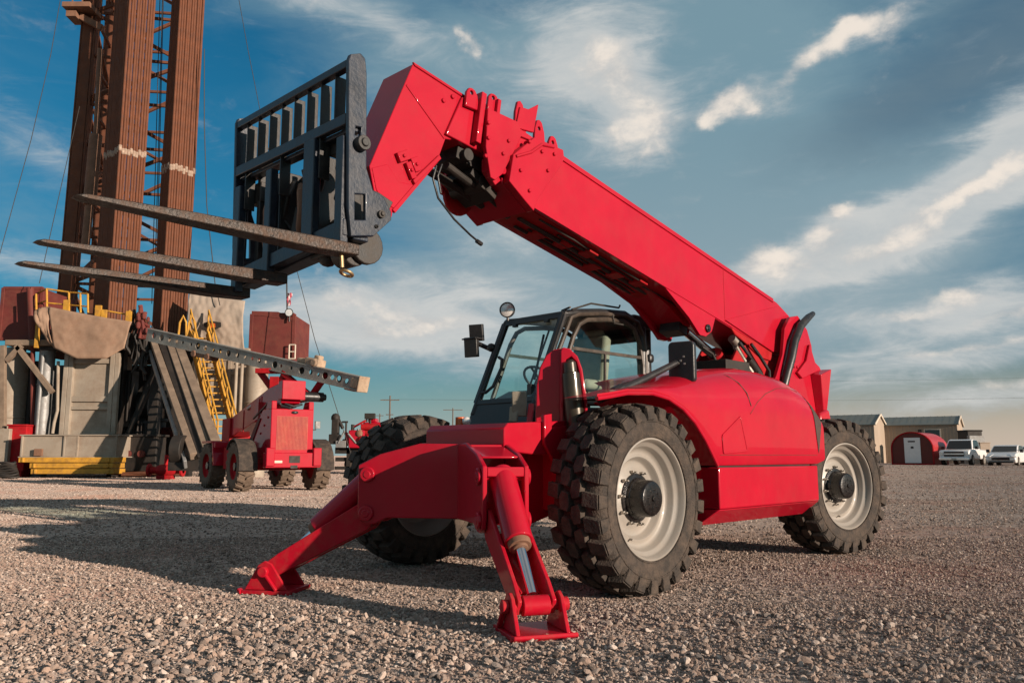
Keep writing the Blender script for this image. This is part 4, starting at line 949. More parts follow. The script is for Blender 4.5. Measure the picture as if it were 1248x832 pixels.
# jib struts carrying the beam
YB = 22.3
m = MB(); m.M = (Matrix.Translation(T2.location) @ Matrix.Rotation(T2.rotation_euler.z, 4, 'Z')).inverted()
for a, b_ in (((316, 452, 23.2), (345, 492, 22.8)), ((348, 452, 22.6), (332, 494, 22.8)), ((398, 456, 22.0), (380, 482, 22.2)), ((330, 494, 22.9), (385, 484, 22.0)), ((346, 455, 22.6), (378, 482, 22.2))):
    m.bar(at(*a), at(*b_), .14, .14)
m.box(at(335, 470, 22.7), (.25, .2, .5)); m.box(at(332, 452, 22.9), (.9, .25, .14)); m.box(at(334, 497, 22.9), (.7, .6, .3))
m.build('jib_frame', RED_D, T2, .01)
m = MB(); m.M = (Matrix.Translation(T2.location) @ Matrix.Rotation(T2.rotation_euler.z, 4, 'Z')).inverted()
for dy in (0, .25): m.tube(at(345, 468, 23.0-dy), at(302, 498, 24.0-dy), .05, n=10)
m.build('jib_stay', STEEL, T2)
# the beam
p0, p1 = at(184, 408, 25.5), at(441, 468, 21.4); ax = (p1-p0); LB = ax.length; ax.normalize(); sd = V((ax.y, -ax.x, 0)).normalized(); up = sd.cross(ax)*-1
if up.z < 0: up = -up
BEAM = mat('weathered_grey_beam', (.30, .285, .25), .6, .3, 0, .25, 2, .55, (.22, .12, .07), 3, .2, 20)
rg = random.Random(11); m = MB(); H = .165
holes = []
x = .35
while x < LB-.35:
    r_ = rg.choice((.05, .07, .09, .10)); holes.append(circle(x, rg.uniform(-.015, .02), r_, 12)); x += rg.uniform(.24, .40)
m.prism([(0, -H), (LB, -H), (LB, H), (0, H)], p0 + sd*.13, ax, up, .02, holes)
m.prism([(0, -H), (LB, -H), (LB, H), (0, H)], p0 - sd*.13, ax, up, .02, holes)
m.prism([(0, H), (LB, H), (LB, H+.03), (0, H+.03)], p0, ax, up, .36, center=True); m.prism([(0, -H-.03), (LB, -H-.03), (LB, -H), (0, -H)], p0, ax, up, .36, center=True)
beam = m.build('steel_beam', BEAM, None); tag(beam, 'long weathered grey beam full of round holes, carried above the smaller telehandler', 'steel beam')
rot_b = Matrix((ax, sd, up)).transposed()
m = MB(); m.box(p1 - ax*.12, (.26, .36, .26), rot_b); m.box(p1 + ax*.05, (.05, .42, .42), rot_b); m.box(p1 - ax*.28 - up*.2, (.34, .3, .06), rot_b); m.sphere(p1 - ax*.1 - sd*.2, .10, 10); m.tube(p1 - ax*.2 - sd*.3 + up*.06, p1 - ax*.2 - sd*.18 + up*.06, .06)
m.build('end_bracket', CHALK, beam, .03)
m = MB(); q = p0 + ax*(LB*.80) + up*.28; m.box(q, (.5, .34, .22), rot_b); m.box(q + ax*.1 + up*.14, (.2, .2, .15), rot_b); m.box(q - ax*.4 - up*.02, (.35, .25, .14), rot_b); m.tube(q - sd*.2 + ax*.1, q + sd*.2 + ax*.1, .12); m.build('roller_bracket', CHALK, beam, .04)
m = MB(); q = p0 + ax*(LB*.30) - up*.24; m.box(q, (.9, .3, .14), rot_b); m.tube(q - ax*.3 - sd*.2, q - ax*.3 + sd*.2, .1); m.tube(q + ax*.3 - sd*.2, q + ax*.3 + sd*.2, .1); m.build('trolley', RUSTL, beam, .02)

# ---- drilling rig: mast
mast = empty('drill_mast', at(140, 579, 40) * 1, 0, 'tall rusty lattice drilling mast rising out of the frame behind the pipe stacks', 'drill mast')
mo = V(mast.location)
def mbo(o): m = MB(); m.M = Matrix.Translation(-o); return m
def ext(p, q, t): return p + (q-p)*t
legs = {}
for k, (pa, pb, Y, w) in enumerate((((86, 330), (111, 40), 40, .70), ((214, 330), (229, 40), 41, .75), ((120, 330), (137, 40), 44, .6), ((218, 330), (233, 40), 44.5, .6))):
    a, b_ = at(*pa, Y), at(*pb, Y); t1 = (31 - a.z)/(b_.z-a.z); t0 = (5.6-a.z)/(b_.z-a.z)
    A_, B_ = ext(a, b_, t0), ext(a, b_, t1); legs[k] = (A_, B_)
    m = mbo(mo); m.bar(A_, B_, w, w*.8)
    for s in (-1, 1): m.bar(A_ + V((s*w*.5, -w*.42, 0)), B_ + V((s*w*.5, -w*.42, 0)), .08, .08)
    m.build('mast_leg', RUST, mast, .02)
def lp_(k, z): A_, B_ = legs[k]; return ext(A_, B_, (z-A_.z)/(B_.z-A_.z))
rg = random.Random(2); first = None
def brace(a, b_, w=.14):
    m = mbo(mo); m.bar(a, b_, w, w); m.build('brace', RUST, mast)
for (i, j) in ((0, 2), (1, 3), (0, 1), (2, 3)):
    z = 7.0; n = 0
    while z < 29:
        brace(lp_(i, z), lp_(j, z), .13); brace(lp_(i if n % 2 else j, z), lp_(j if n % 2 else i, z+2.4), .16); z += 2.4; n += 1
m = mbo(mo); m.box(at(101, 14, 39.5), (1.4, 1.4, .25)); m.box(at(112, 28, 39.5), (1.3, .3, .3), (0, .5, 0)); m.box(at(92, 22, 39.5), (.5, .9, .3))
for px in (88, 100): m.bar(at(px, 14, 39.2), at(px+1, -16, 39.2), .05, .05)
m.bar(at(88, -6, 39.2), at(118, -6, 39.2), .05, .05); m.build('mast_platform', RUSTL, mast)
m = mbo(mo); m.tube(at(109, 250, 39.0), at(117, 165, 39.0), .30, n=16); m.tube(at(117, 165, 39.0), at(122, 60, 39.0), .13, n=12); m.tube(at(104, 300, 39), at(109, 250, 39), .2, n=12); m.build('raising_cylinder', RUSTL, mast)
m = mbo(mo)
for px0, px1 in ((185, 196), (190, 200), (188, 199)): m.tube(at(px0, 370, 40), at(px1, -40, 40), .02, n=6)
m.build('drill_line', WIRE, mast)
m = mbo(mo); m.bar(at(90, 345, 40), at(76, 378, 40), .5, .4); m.bar(at(84, 300, 40), at(70, 372, 40), .2, .2); m.build('mast_foot', RUST, mast)

# ---- racked drill pipe
tr, tl = V((math.cos(R(50)), math.sin(R(50)), 0)), V((-math.sin(R(50)), math.cos(R(50)), 0))
def pipe_proto(z0, z1, zb_, lab, grp):
    e = empty('drill_pipe', (0, 0, z0), 0, lab, 'drill pipe', grp)
    h = z1 - z0
    MB().tube((0, 0, 0), (0, 0, h), .064, n=10, caps=True).build('pipe_body', RUST, e, sharp=60)
    m = MB()
    for zz in (zb_-z0-.15,): m.lathe([(.064, zz), (.083, zz+.03), (.083, zz+.26), (.064, zz+.29)], axis='z', n=10)
    m.build('tool_joint', PIPEN, e, sharp=60)
    return e
def bundle(corner, nr, nl, zb_, lab, grp):
    pr = pipe_proto(6.45, 30, zb_, lab, grp); pos = [corner + tr*(.131*i) for i in range(nr)] + [corner + tl*(.129*i) for i in range(1, nl)]
    rgb = random.Random(nr*7 + nl)
    for k, p in enumerate(pos):
        o = pr if k == 0 else copy_tree(pr)
        o.location = (p.x + rgb.uniform(-.008, .008), p.y, 6.45 + rgb.uniform(-.1, .1)); o.rotation_euler = (rgb.uniform(-.0006, .0006), rgb.uniform(-.0006, .0006), rgb.uniform(0, 6))
c1_ = at(139, 288, 37); bundle(c1_, 10, 13, zat(182, 37), 'rusty drill pipe standing in the left of the two racked bundles', 'drill pipes in the left rack')
c2_ = at(203, 288, 37.6); bundle(c2_, 10, 7, zat(203, 37.6), 'rusty drill pipe standing in the right of the two racked bundles', 'drill pipes in the right rack')

# ---- rig floor and what stands under it
def slab(name, mats, lab, cat, parts, bev=.02):
    m = MB()
    for p in parts: m.bx(*p)
    o = m.build(name, mats, None, bev); return tag(o, lab, cat)
X = lambda px, Y: xat(px, 560, Y)
fl_ = empty('rig_substructure', (X(130, 39), 39, 0), 0, 'dark heavy steel substructure holding up the rig floor under the pipe racks', 'rig substructure'); fo = V(fl_.location)
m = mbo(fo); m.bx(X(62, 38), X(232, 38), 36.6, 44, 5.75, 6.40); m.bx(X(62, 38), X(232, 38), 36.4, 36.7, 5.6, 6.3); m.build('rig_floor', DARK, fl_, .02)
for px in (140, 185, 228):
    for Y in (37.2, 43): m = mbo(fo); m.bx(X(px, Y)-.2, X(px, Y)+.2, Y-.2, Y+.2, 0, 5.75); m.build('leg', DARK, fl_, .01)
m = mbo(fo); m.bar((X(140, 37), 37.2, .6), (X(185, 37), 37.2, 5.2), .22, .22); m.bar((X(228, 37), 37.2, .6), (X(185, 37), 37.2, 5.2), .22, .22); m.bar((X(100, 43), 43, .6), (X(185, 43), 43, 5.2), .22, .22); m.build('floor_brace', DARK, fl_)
m = mbo(fo); m.bx(X(-40, 43.5), X(232, 43.5), 43.6, 43.8, 0, 5.7); m.build('dark_backdrop', DARK, fl_)  # dark sheet added as backdrop for the shaded void under the floor
m = mbo(fo); m.bx(X(-10, 36), X(72, 36), 36.2, 38.5, zat(420, 36), zat(413, 36)); m.build('side_platform', CONC, fl_, .02)
m = mbo(fo)
for a, b_ in (((20, 421), (64, 478)), ((4, 421), (4, 560)), ((26, 421), (8, 440))): m.bar(at(*a, 36.2), at(*b_, 36.2), .2, .2)
m.build('platform_stay', CONC, fl_, .01)

bop = empty('blowout_preventer', (X(184, 41), 41, 0), 0, 'dark stack of flanged well valves under the rig floor behind the pipe slide', 'well valve stack')
m = MB()
for z0, z1, r in ((0, .6, .55), (.6, .75, .7), (.75, 1.5, .45), (1.5, 1.65, .65), (1.65, 2.6, .6), (2.6, 2.75, .7), (2.75, 3.6, .4), (3.6, 3.75, .55), (3.75, 4.8, .3)): m.tube((0, 0, z0), (0, 0, z1), r, n=20)
m.build('valve_body', DARK, bop, .02)
for z, s in ((1.0, 1), (2.1, -1), (2.1, 1)): MB().tube((0, 0, z), (s*1.1, -.2, z), .22, n=14).tube((s*1.1, -.2, z), (s*1.3, -.25, z), .32, n=16).build('ram', MAROON, bop, .01)
for x, z in ((.3, .5), (.55, 1.4), (-.3, 3.0)): MB().lathe([(.26, 0), (.30, .03), (.26, .06), (.24, .03)], (x, -.75, z), 'y', 18, True).bar((x-.26, -.72, z), (x+.26, -.72, z), .04, .04).build('hand_wheel', RED, bop)
for px, z, r, n_, lab in ((163, 3.2, .5, 'mud_pump_drum', 'dark round drum tucked under the rig floor left of the well valves'),):
    m = MB(); m.M = Matrix.Translation((X(px, 39), 38.6, z)); m.tube((-.9, 0, 0), (.9, 0, 0), r*1.4, n=24); m.tube((-1.0, 0, 0), (-.9, 0, 0), r*1.6, n=24); m.tube((.9, 0, 0), (1.0, 0, 0), r*1.6, n=24); m.bx(-.8, .8, -.4, .4, -3.2, -.5); tag(m.build(n_, DARK, None, .02), lab, 'drum')
m = MB(); m.M = Matrix.Translation((X(160, 36.5), 36.6, 0)); m.bx(-1.1, 1.2, -.4, .6, .25, 1.75); m.bx(-1.2, 1.3, -.5, .7, 1.75, 1.85)
for x in (-.8, .8): m.bx(x-.1, x+.1, -.45, .65, 0, .25)
ub = m.build('pump_unit', DARK, None, .02); tag(ub, 'low dark pump unit on skids between the grey skid and the slide', 'pump')
for x in (-.7, 0, .6): MB().tube((x, -.42, 1.0), (x, -.56, 1.0), .16, n=14).build('valve_cover', MAROON, ub, .01).matrix_basis = Matrix.Translation((X(160, 36.5), 36.6, 0))
m = MB(); m.M = Matrix.Translation((X(203, 33), 33, .35)); m.sphere((0, 0, 0), .35, 12, (1.5, .8, .7)); m.tube((-.7, 0, 0), (.7, 0, 0), .14, n=12); m.tube((-.7, 0, 0), (-.62, 0, 0), .26, n=14); m.tube((.62, 0, 0), (.7, 0, 0), .26, n=14); m.tube((0, 0, .2), (0, 0, .6), .08); m.bx(-.3, .3, -.2, .2, -.37, -.2); tag(m.build('valve', RED_D, None, .01), 'small red flanged valve lying on the ground at the foot of the slide', 'valve')

def cloth(name, mt, lab, cat, top, bot, Y, nu=36, nv=18, amp=.10, seed=0, belly=.5):
    """canvas hung between a top and a bottom edge, each a list of pixels of the photo at depth Y"""
    def edge(l, t):
        k = t*(len(l)-1); i = min(int(k), len(l)-2); return at(*l[i], Y).lerp(at(*l[i+1], Y), k-i)
    m = MB(); vs = []
    for j in range(nv+1):
        for i in range(nu+1):
            u, v = i/nu, j/nv; p = edge(top, u).lerp(edge(bot, u), v)
            n_ = noise.noise(V((u*4+seed, v*2.2, seed))) + .6*abs(noise.noise(V((u*7 + v*5+seed, v*3-u*2, seed+4)))) + .4*noise.noise(V((u*14, v*9, seed)))
            p.y -= amp*3*n_ + belly*math.sin(PI*v)*.5; vs.append(p)
    m.add(vs, [(j*(nu+1)+i, j*(nu+1)+i+1, (j+1)*(nu+1)+i+1, (j+1)*(nu+1)+i) for j in range(nv) for i in range(nu)])
    o = m.build(name, mt, None, sharp=180); so_ = o.modifiers.new('thickness', 'SOLIDIFY'); so_.thickness = .03
    return tag(o, lab, cat)
cloth('windbreak_canvas', TARP, 'large brown canvas windbreak hung round the rig floor below the yellow railing', 'canvas', [(60, 374), (90, 380), (128, 387), (161, 392)], [(66, 424), (94, 437), (130, 437), (152, 424)], 35.6, amp=.016, seed=2, belly=.10)
cloth('windbreak_canvas', TARP, 'narrow shaded brown canvas folded round the left corner of the rig floor', 'canvas', [(43, 378), (52, 375), (60.5, 374)], [(50, 400), (58, 415), (66.5, 424)], 35.7, nu=12, amp=.04, seed=5)
wc = cloth('wind_wall_canvas', TARPW, 'pale wrinkled canvas wall right of the racked pipes, with a ragged hole', 'canvas', [(231, 358), (262, 362), (299, 367)], [(232, 424), (265, 424), (298, 426)], 37.2, nu=44, nv=28, amp=.028, seed=9)
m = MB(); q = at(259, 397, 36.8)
m.prism([(-.40, .12), (-.1, .22), (.38, .16), (.40, -.05), (.28, -.10), (.05, -.22), (-.1, -.12), (-.36, -.05)], q, (1, 0, 0), (0, 0, 1), .05); m.build('hole_shade_plate', DARK, wc)  # dark plate on the uncut canvas, standing for the shade inside the opening
m = MB(); m.prism([(-.12, .12), (.08, .10), (.1, -.08), (-.1, -.1)], q + V((.05, -.03, 0)), (1, 0, 0), (0, 0, 1), .03); m.build('rust_patch', ORANGE, wc)
pw = MB(); pw.bx(X(234, 37.4), X(297, 37.4), 37.4, 37.7, zat(505, 37.4), zat(424, 37.4))
pwo = pw.build('panel_wall', GREYB, None); tag(pwo, 'pale steel panel wall below the wrinkled canvas, behind the yellow stairs', 'wall')
pw = MB()
for py in (438, 455, 480): pw.bx(X(234, 37.4), X(297, 37.4), 37.34, 37.4, zat(py, 37.4)-.06, zat(py, 37.4)+.06)
for px in (250, 275): pw.bx(X(px, 37.4)-.07, X(px, 37.4)+.07, 37.32, 37.4, zat(505, 37.4), zat(424, 37.4))
pw.build('panel_rib', GREYB, pwo)

# yellow railing
rl = empty('safety_railing', at(90, 376, 35.9), 0, 'yellow pipe safety railing along the top of the brown canvas', 'railing'); ro = V(rl.location)
pts_ = [(57, 352, 378), (84, 356, 379), (107, 358, 381), (115, 375, 384), (158, 382, 390)]
m = mbo(ro); 
for (a, t0_, b0), (c_, t1_, b1) in zip(pts_[:2] + pts_[1:2], pts_[1:3] + pts_[2:3]):
    m.tube(at(a, t0_, 35.9), at(c_, t1_, 35.9), .04, n=8); m.tube(at(a, (t0_+b0)/2+4, 35.9), at(c_, (t1_+b1)/2+4, 35.9), .035, n=8)
m.tube(at(57, 352, 35.9), at(44, 358, 37.5), .04, n=8); m.tube(at(57, 366, 35.9), at(44, 371, 37.5), .035, n=8); m.tube(at(115, 376, 35.9), at(159, 384, 35.9), .035, n=8); m.build('rail', YELLOW, rl)
for a, t_, b0 in ((57, 352, 378), (84, 356, 379), (98, 357, 381), (107, 358, 381), (44, 358, 378), (158, 378, 392)):
    m = mbo(ro); m.tube(at(a, t_, 35.9), at(a+.3, b0, 35.9), .045, n=8); m.build('post', YELLOW, rl)
m = mbo(ro); m.box(at(81, 373, 35.85), (.25, .1, .55)); m.box(at(120, 379, 35.7), (.25, .12, .5)); m.box(at(127, 383, 35.7), (.22, .12, .4)); m.box(at(157, 386, 35.7), (.22, .12, .5)); m.build('kick_plate', YELLOW, rl)
m = mbo(ro); m.box(at(46, 402, 36.0), (.14, .14, 1.6)); m.build('corner_post', YELLOW, rl)

# tank, cylinder, skid and beams on the left
tk = MB(); tk.bx(X(79, 36.6), X(131, 36.6), 36.6, 38.4, zat(532, 36.6), zat(430, 36.6)); tko = tk.build('storage_tank', GREYB, None, .03); tag(tko, 'tall beige steel tank with flat panels under the brown canvas', 'tank')
tk = MB()
for px in (73, 79, 130, 136): tk.bx(X(px, 36.5)-.10, X(px, 36.5)+.10, 36.42, 36.62, zat(532, 36.5), zat(430, 36.5))
for py, h_ in ((440, .10), (486, .12), (497, .07)): tk.bx(X(76, 36.5), X(133, 36.5), 36.48, 36.62, zat(py, 36.5)-h_, zat(py, 36.5)+h_)
tk.pipe([at(71, 440, 36.4), at(70, 500, 36.4), at(66, 515, 36.4), at(64, 528, 36.4)], .07, 8); tk.build('tank_frame', GREYB, tko, .01)
tag(MB().tube((X(51, 37), 36.8, 0), (X(51, 37), 36.8, zat(425, 36.8)), .33, n=32).lathe([(.33, zat(470, 36.8)), (.36, zat(470, 36.8)+.04), (.33, zat(470, 36.8)+.08)], (X(51, 37), 36.8, 0), 'z', 32).tube((X(44, 36.4), 36.3, 1.6), (X(44, 36.4), 36.3, zat(432, 36.3)), .08, n=12).build('standpipe', GREYS, None), 'tall shiny grey standpipe left of the beige tank', 'pipe')
tag(MB().tube((X(9, 38), 38, 0), (X(9, 38), 38, zat(430, 38)), .72, n=32).tube((X(9, 38), 38, zat(430, 38)), (X(9, 38), 38, zat(424, 38)), .4, n=24).lathe([(.72, 2.6), (.76, 2.65), (.72, 2.7)], (X(9, 38), 38, 0), 'z', 32).build('storage_tank', GREYB, None, .02), 'round beige tank at the left edge below the side platform', 'tank')
tag(MB().tube((X(31, 38), 38, 0), (X(31, 38), 38, zat(440, 38)), .16, n=14).tube((X(37, 38), 38, 0), (X(37, 38), 38, zat(440, 38)), .10, n=14).bx(X(29, 38), X(39, 38), 37.9, 38.1, 2.4, 2.55).build('standpipe', DARK, None), 'pair of thin dark pipes between the round tank and the shiny pipe', 'pipe')
tag(MB().bx(X(8, 36), X(31, 36), 35.9, 36.6, .25, zat(519, 36)).bx(X(7, 36), X(32, 36), 35.85, 36.65, zat(519, 36), zat(517, 36)).bx(X(10, 36), X(13, 36), 35.9, 36.6, 0, .25).bx(X(26, 36), X(29, 36), 35.9, 36.6, 0, .25).build('control_box', RED_D, None, .02), 'red steel box on the ground beside the grey skid', 'steel box')
tag(MB().bx(X(-8, 35.6), X(7, 35.6), 35.7, 36.4, .5, zat(522, 35.6)).bx(X(-8, 35.6), X(6.5, 35.6), 35.6, 36.5, .35, .5).bx(X(-6, 35.6), X(-2, 35.6), 35.7, 36.4, 0, .35).bx(X(2, 35.6), X(5, 35.6), 35.7, 36.4, 0, .35).build('control_box', GREYB, None, .02), 'pale brown steel box at the left edge of the photo', 'steel box')
sk = MB(); zt_, zb2 = zat(531, 35), zat(556, 35)
sk.bx(X(26, 35), X(142, 35), 35.0, 36.2, zb2, zt_); sk.bx(X(23, 35), X(145, 35), 34.9, 36.3, zt_, zt_+.06); sk.bx(X(23, 35), X(145, 35), 34.9, 36.3, zb2-.05, zb2)
sko = sk.build('steel_skid', GREYB, None, .01); tag(sko, 'long pale grey steel skid resting on yellow beams', 'skid')
sk = MB(); sk.bx(X(78, 35), X(94, 35), 34.93, 35.0, zb2, zt_)
for px in (26, 78, 94, 141): sk.bx(X(px, 35)-.04, X(px, 35)+.04, 34.92, 35.0, zb2, zt_)
sk.build('skid_rib', GREYB, sko, .01); MB().bx(X(42, 34.9), X(52, 34.9), 34.8, 34.9, zb2+.02, zb2+.32).build('rusty_bracket', RUSTL, sko, .01)
for k, (a, b_, py, lab) in enumerate(((24, 140, 560, 'rusty yellow beam on top of the short stack under the grey skid'), (38, 139, 567, 'yellow beam in the middle of the stack under the grey skid'), (40, 140, 574, 'yellow beam at the bottom of the stack under the grey skid'))):
    z = zat(py, 34.6); m = MB(); m.bx(X(a, 34.6), X(b_, 34.6), 34.5, 35.6, z-.11, z+.10)
    for px in (a+6, b_-6): m.bx(X(px, 34.6)-.05, X(px, 34.6)+.05, 34.45, 34.5, z-.10, z+.09)
    tag(m.build('yellow_beam', YELLOW, None, .015), lab, 'beam', 'yellow beams stacked under the grey skid')
m = MB(); m.M = Matrix.Translation((X(7, 33.5), 33.5, .0))
for k in range(7): m.pipe([(.55*math.cos(t)*(1-.05*k), .25*math.sin(t)*(1-.05*k), .08 + .09*k + .03*math.sin(3*t+k)) for t in [2*PI*q/20 for q in range(21)]], .05, 6)
tag(m.build('hose_coil', DARK, None), 'dark coil of hose on the gravel at the left edge', 'hose')
# container boxes
def container(name, px0, px1, py0, py1, Y, dep, lab, posts=True):
    m = MB(); x0, x1 = X(px0, Y), X(px1, Y); z0, z1 = zat(py1, Y), zat(py0, Y)
    m.bx(x0, x1, Y, Y+dep, z0, z1); o = m.build(name, MAROON, None, .03); tag(o, lab, 'container')
    m = MB()
    for x in (x0, x1): m.bx(x-.08, x+.08, Y-.03, Y+.1, z0-.02, z1+.02)
    for z in (z0, z1): m.bx(x0, x1, Y-.025, Y+.1, z-.07, z+.07)
    m.build('corner_frame', MAROON, o, .01); return o
container('rusty_container', -14, 35, 351, 413, 37, 3, 'dark red rusty container on the side platform at the left edge')
co_ = container('rusty_container', 299, 352, 383, 440, 38, 3, 'dark red rusty container standing high right of the pale canvas')
m = MB(); m.prism([(X(299, 38), zat(383, 38)), (X(299, 38), zat(379, 38)), (X(332, 38), zat(380, 38)), (X(352, 38), zat(388, 38)), (X(352, 38), zat(383, 38)-.3)], (0, 38.02, 0), (1, 0, 0), (0, 0, 1), -.04 if False else .04); m.build('roof_edge', MAROON, co_)
m = MB()
for px in (306, 346):
    for Y in (38.3, 40.7): m.bx(X(px, Y)-.12, X(px, Y)+.12, Y-.12, Y+.12, 0, zat(440, 38))
m.bar((X(306, 38.3), 38.3, .5), (X(346, 38.3), 38.3, 4.5), .14, .14); m.build('leg_frame', MAROON, co_)
tag(MB().pipe([at(37, 352, 36.6), at(37, 351, 36.6), at(40, 416, 36.6)], [.10, .16, .16], 14).tube(at(40, 416, 36.6), at(40, 580, 36.6), .10, n=12).build('vertical_post', MAROON, None), 'dark red round post between the rusty container and the brown canvas', 'post')
m = MB(); a, b_ = at(352, 437, 37.8), at(360, 420, 37.8)
for x in (a.x, b_.x): m.tube((x, 37.8, a.z), (x, 37.8, b_.z), .035, n=8)
for z in (a.z, (a.z+b_.z)/2, b_.z): m.tube((a.x, 37.8, z), (b_.x, 37.8, z), .03, n=8)
tag(m.build('safety_railing', CREAM, None), 'small white railing frame at the foot of the right container', 'railing')
tag(MB().tube((X(309, 36.4), 36.4, 0), (X(309, 36.4), 36.4, zat(440, 36.4)), .48, n=32).lathe([(.48, 3.2), (.51, 3.24), (.48, 3.28)], (X(309, 36.4), 36.4, 0), 'z', 32).tube((X(290, 36), 36, 0), (X(290, 36), 36, zat(442, 36)), .07, n=10).tube((X(283, 36), 36, 0), (X(283, 36), 36, zat(442, 36)), .07, n=10).bx(X(280, 36.1), X(300, 36.1), 36, 36.4, zat(444, 36), zat(438, 36)).build('storage_tank', GREYB, None), 'slim round grey tank under the right container behind the beam', 'tank')
# clutter hanging and lying under the rig floor
rg = random.Random(21); m = MB()
for k in range(16):
    a = at(rg.uniform(158, 186), rg.uniform(376, 412), 36.0); pts_ = [a]
    for q in range(5): pts_.append(pts_[-1] + V((rg.uniform(-.25, .25), rg.uniform(-.1, .1), -rg.uniform(.15, .6))))
    m.pipe(pts_, rg.uniform(.03, .07), 6)
tag(m.build('hose_bundle', DARK, None), 'tangle of dark hoses hanging beside the top of the pipe slide', 'hoses')
m = MB()
for k in range(7):
    a = at(rg.uniform(168, 182), rg.uniform(378, 408), 35.7); m.sphere(a, rg.uniform(.07, .13), 8, (1, 1, 1.6))
for (a, b_, r_) in (((171, 372), (176, 405), .10), ((166, 388), (182, 398), .07), ((178, 380), (170, 412), .06)): m.tube(at(*a, 35.8), at(*b_, 35.8), r_, n=8)
tag(m.build('hoist_block', MAROON, None), 'worn red hoist block hanging at the top of the pipe slide', 'hoist')
m = MB()
for k in range(9):
    y = 35.3 + k*.12; m.tube((X(145, 35)-.2 + rg.uniform(-.3, .3), y, .12 + .05*(k % 2)), (X(205, 35) + rg.uniform(-.4, .4), y + rg.uniform(-.3, .3), .14 + .05*(k % 3)), .06, n=8)
tag(m.build('pipe_pile', RUST, None), 'low pile of rusty pipes lying on the ground under the rig floor', 'pipes')
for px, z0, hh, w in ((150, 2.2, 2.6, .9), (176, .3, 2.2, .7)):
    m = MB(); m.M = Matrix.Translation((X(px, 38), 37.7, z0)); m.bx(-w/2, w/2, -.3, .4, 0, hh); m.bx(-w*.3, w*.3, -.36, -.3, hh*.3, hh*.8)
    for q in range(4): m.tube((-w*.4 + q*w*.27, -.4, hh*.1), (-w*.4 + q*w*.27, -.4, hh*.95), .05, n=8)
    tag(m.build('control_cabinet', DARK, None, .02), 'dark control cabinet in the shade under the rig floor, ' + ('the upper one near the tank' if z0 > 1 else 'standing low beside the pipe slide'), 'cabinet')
# pipe slide
ps = empty('pipe_slide', at(225, 575, 31), 0, 'steep slide of worn steel beams leaning from the rig floor to the ground', 'pipe slide'); po = V(ps.location)
for (a, b_, w, h_, nm, mt) in (((186, 414), (236, 556), .26, .30, 'runner', CONC), ((196, 414), (246, 556), .30, .12, 'trough', DARK), ((206, 416), (254, 552), .30, .26, 'runner', CONC), ((216, 418), (266, 548), .34, .34, 'runner', CONC), ((183, 430), (226, 566), .12, .36, 'side_plate', GREYS)):
    m = mbo(po); m.bar(at(*a, 36.2), at(*b_, 30.5), w, h_, (0, -.5, 1)); m.build(nm, mt, ps, .02)
m = mbo(po); m.box(at(228, 565, 31), (1.2, .6, .5)); m.tube(at(219, 548, 31) - V((.2, 0, 0)), at(219, 548, 31) + V((.2, 0, 0)), .55, n=24); m.build('winch_drum', DARK, ps, .02)
m = mbo(po); m.box(at(180, 407, 36), (.5, .4, .5)); m.box(at(174, 400, 36), (.25, .3, .6), (0, .3, 0)); m.tube(at(172, 398, 35.9), at(176, 412, 35.9), .11, n=10); m.build('slide_head', MAROON, ps, .02)
# yellow stairs
ys_ = empty('yellow_stairs', at(255, 545, 33), 0, 'steep yellow steel staircase with handrails right of the pipe slide', 'stairs'); yo_ = V(ys_.location)
A0, B0 = at(231, 405, 36.4), at(264, 545, 33.0); A1, B1 = A0 + V((.72, .25, 0)), B0 + V((.72, .25, 0))
for a, b_ in ((A0, B0), (A1, B1)): m = mbo(yo_); m.bar(a, b_, .10, .28); m.build('stringer', YELLOW, ys_)
for k in range(1, 18): t = k/18; m = mbo(yo_); m.bar(A0.lerp(B0, t), A1.lerp(B1, t), .26, .05); m.build('step', YELLOW, ys_)
for a, b_ in ((A0, B0), (A1, B1)):
    m = mbo(yo_)
    for dz in (.55, 1.05): m.tube(a + V((0, 0, dz)), b_ + V((0, 0, dz)), .04, n=8)
    for k in range(7): p = a.lerp(b_, k/6); m.tube(p, p + V((0, 0, 1.05)), .04, n=8)
    m.build('handrail', YELLOW, ys_)
m = mbo(yo_)
for px in (222, 233):
    q = at(px, 412, 36); m.pipe([q + V((-.18, 0, 0)), q + V((-.14, 0, .7)), q + V((0, 0, 1.0)), q + V((.14, 0, .7)), q + V((.18, 0, 0))], .05, 8)
m.build('gate_hoop', YELLOW, ys_)
# flag, floodlight
fp = MB().tube(at(350, 388, 38), at(349.5, 345, 38), .035, n=8).build('flagpole', WIRE, None); tag(fp, 'thin dark pole with a small flag on the corner of the right container', 'flagpole')
FLAG = bpy.data.materials.new('striped_flag'); FLAG.use_nodes = True; nt = FLAG.node_tree; L = nt.links
wv = nd(nt, 'ShaderNodeTexWave'); wv.inputs['Scale'].default_value = 2.2; wv.bands_direction = 'X'; wv.inputs['Distortion'].default_value = 1.5; tcn = nd(nt, 'ShaderNodeTexCoord'); L.new(tcn.outputs['Object'], wv.inputs['Vector'])
L.new(ramp(wv.outputs['Fac'], (.45, (.35, .03, .06)), (.55, (.62, .5, .5))), nt.nodes['Principled BSDF'].inputs['Base Color'])
m = MB(); n_ = 10; o0 = at(350, 357, 38)
m.add([o0 + V((.22*u/3*(1-.25*(v/n_)) + .03*math.sin(v*1.1), .06*math.sin(u*2+v*.8), -.62*v/n_)) for v in range(n_+1) for u in range(4)], [(v*4+u, v*4+u+1, v*4+u+5, v*4+u+4) for v in range(n_) for u in range(3)]); fo_ = m.build('flag', FLAG, fp, sharp=180); fo_.modifiers.new('t', 'SOLIDIFY').thickness = .012
FCAN = mat('navy_flag_cloth', (.03, .03, .12), .8)
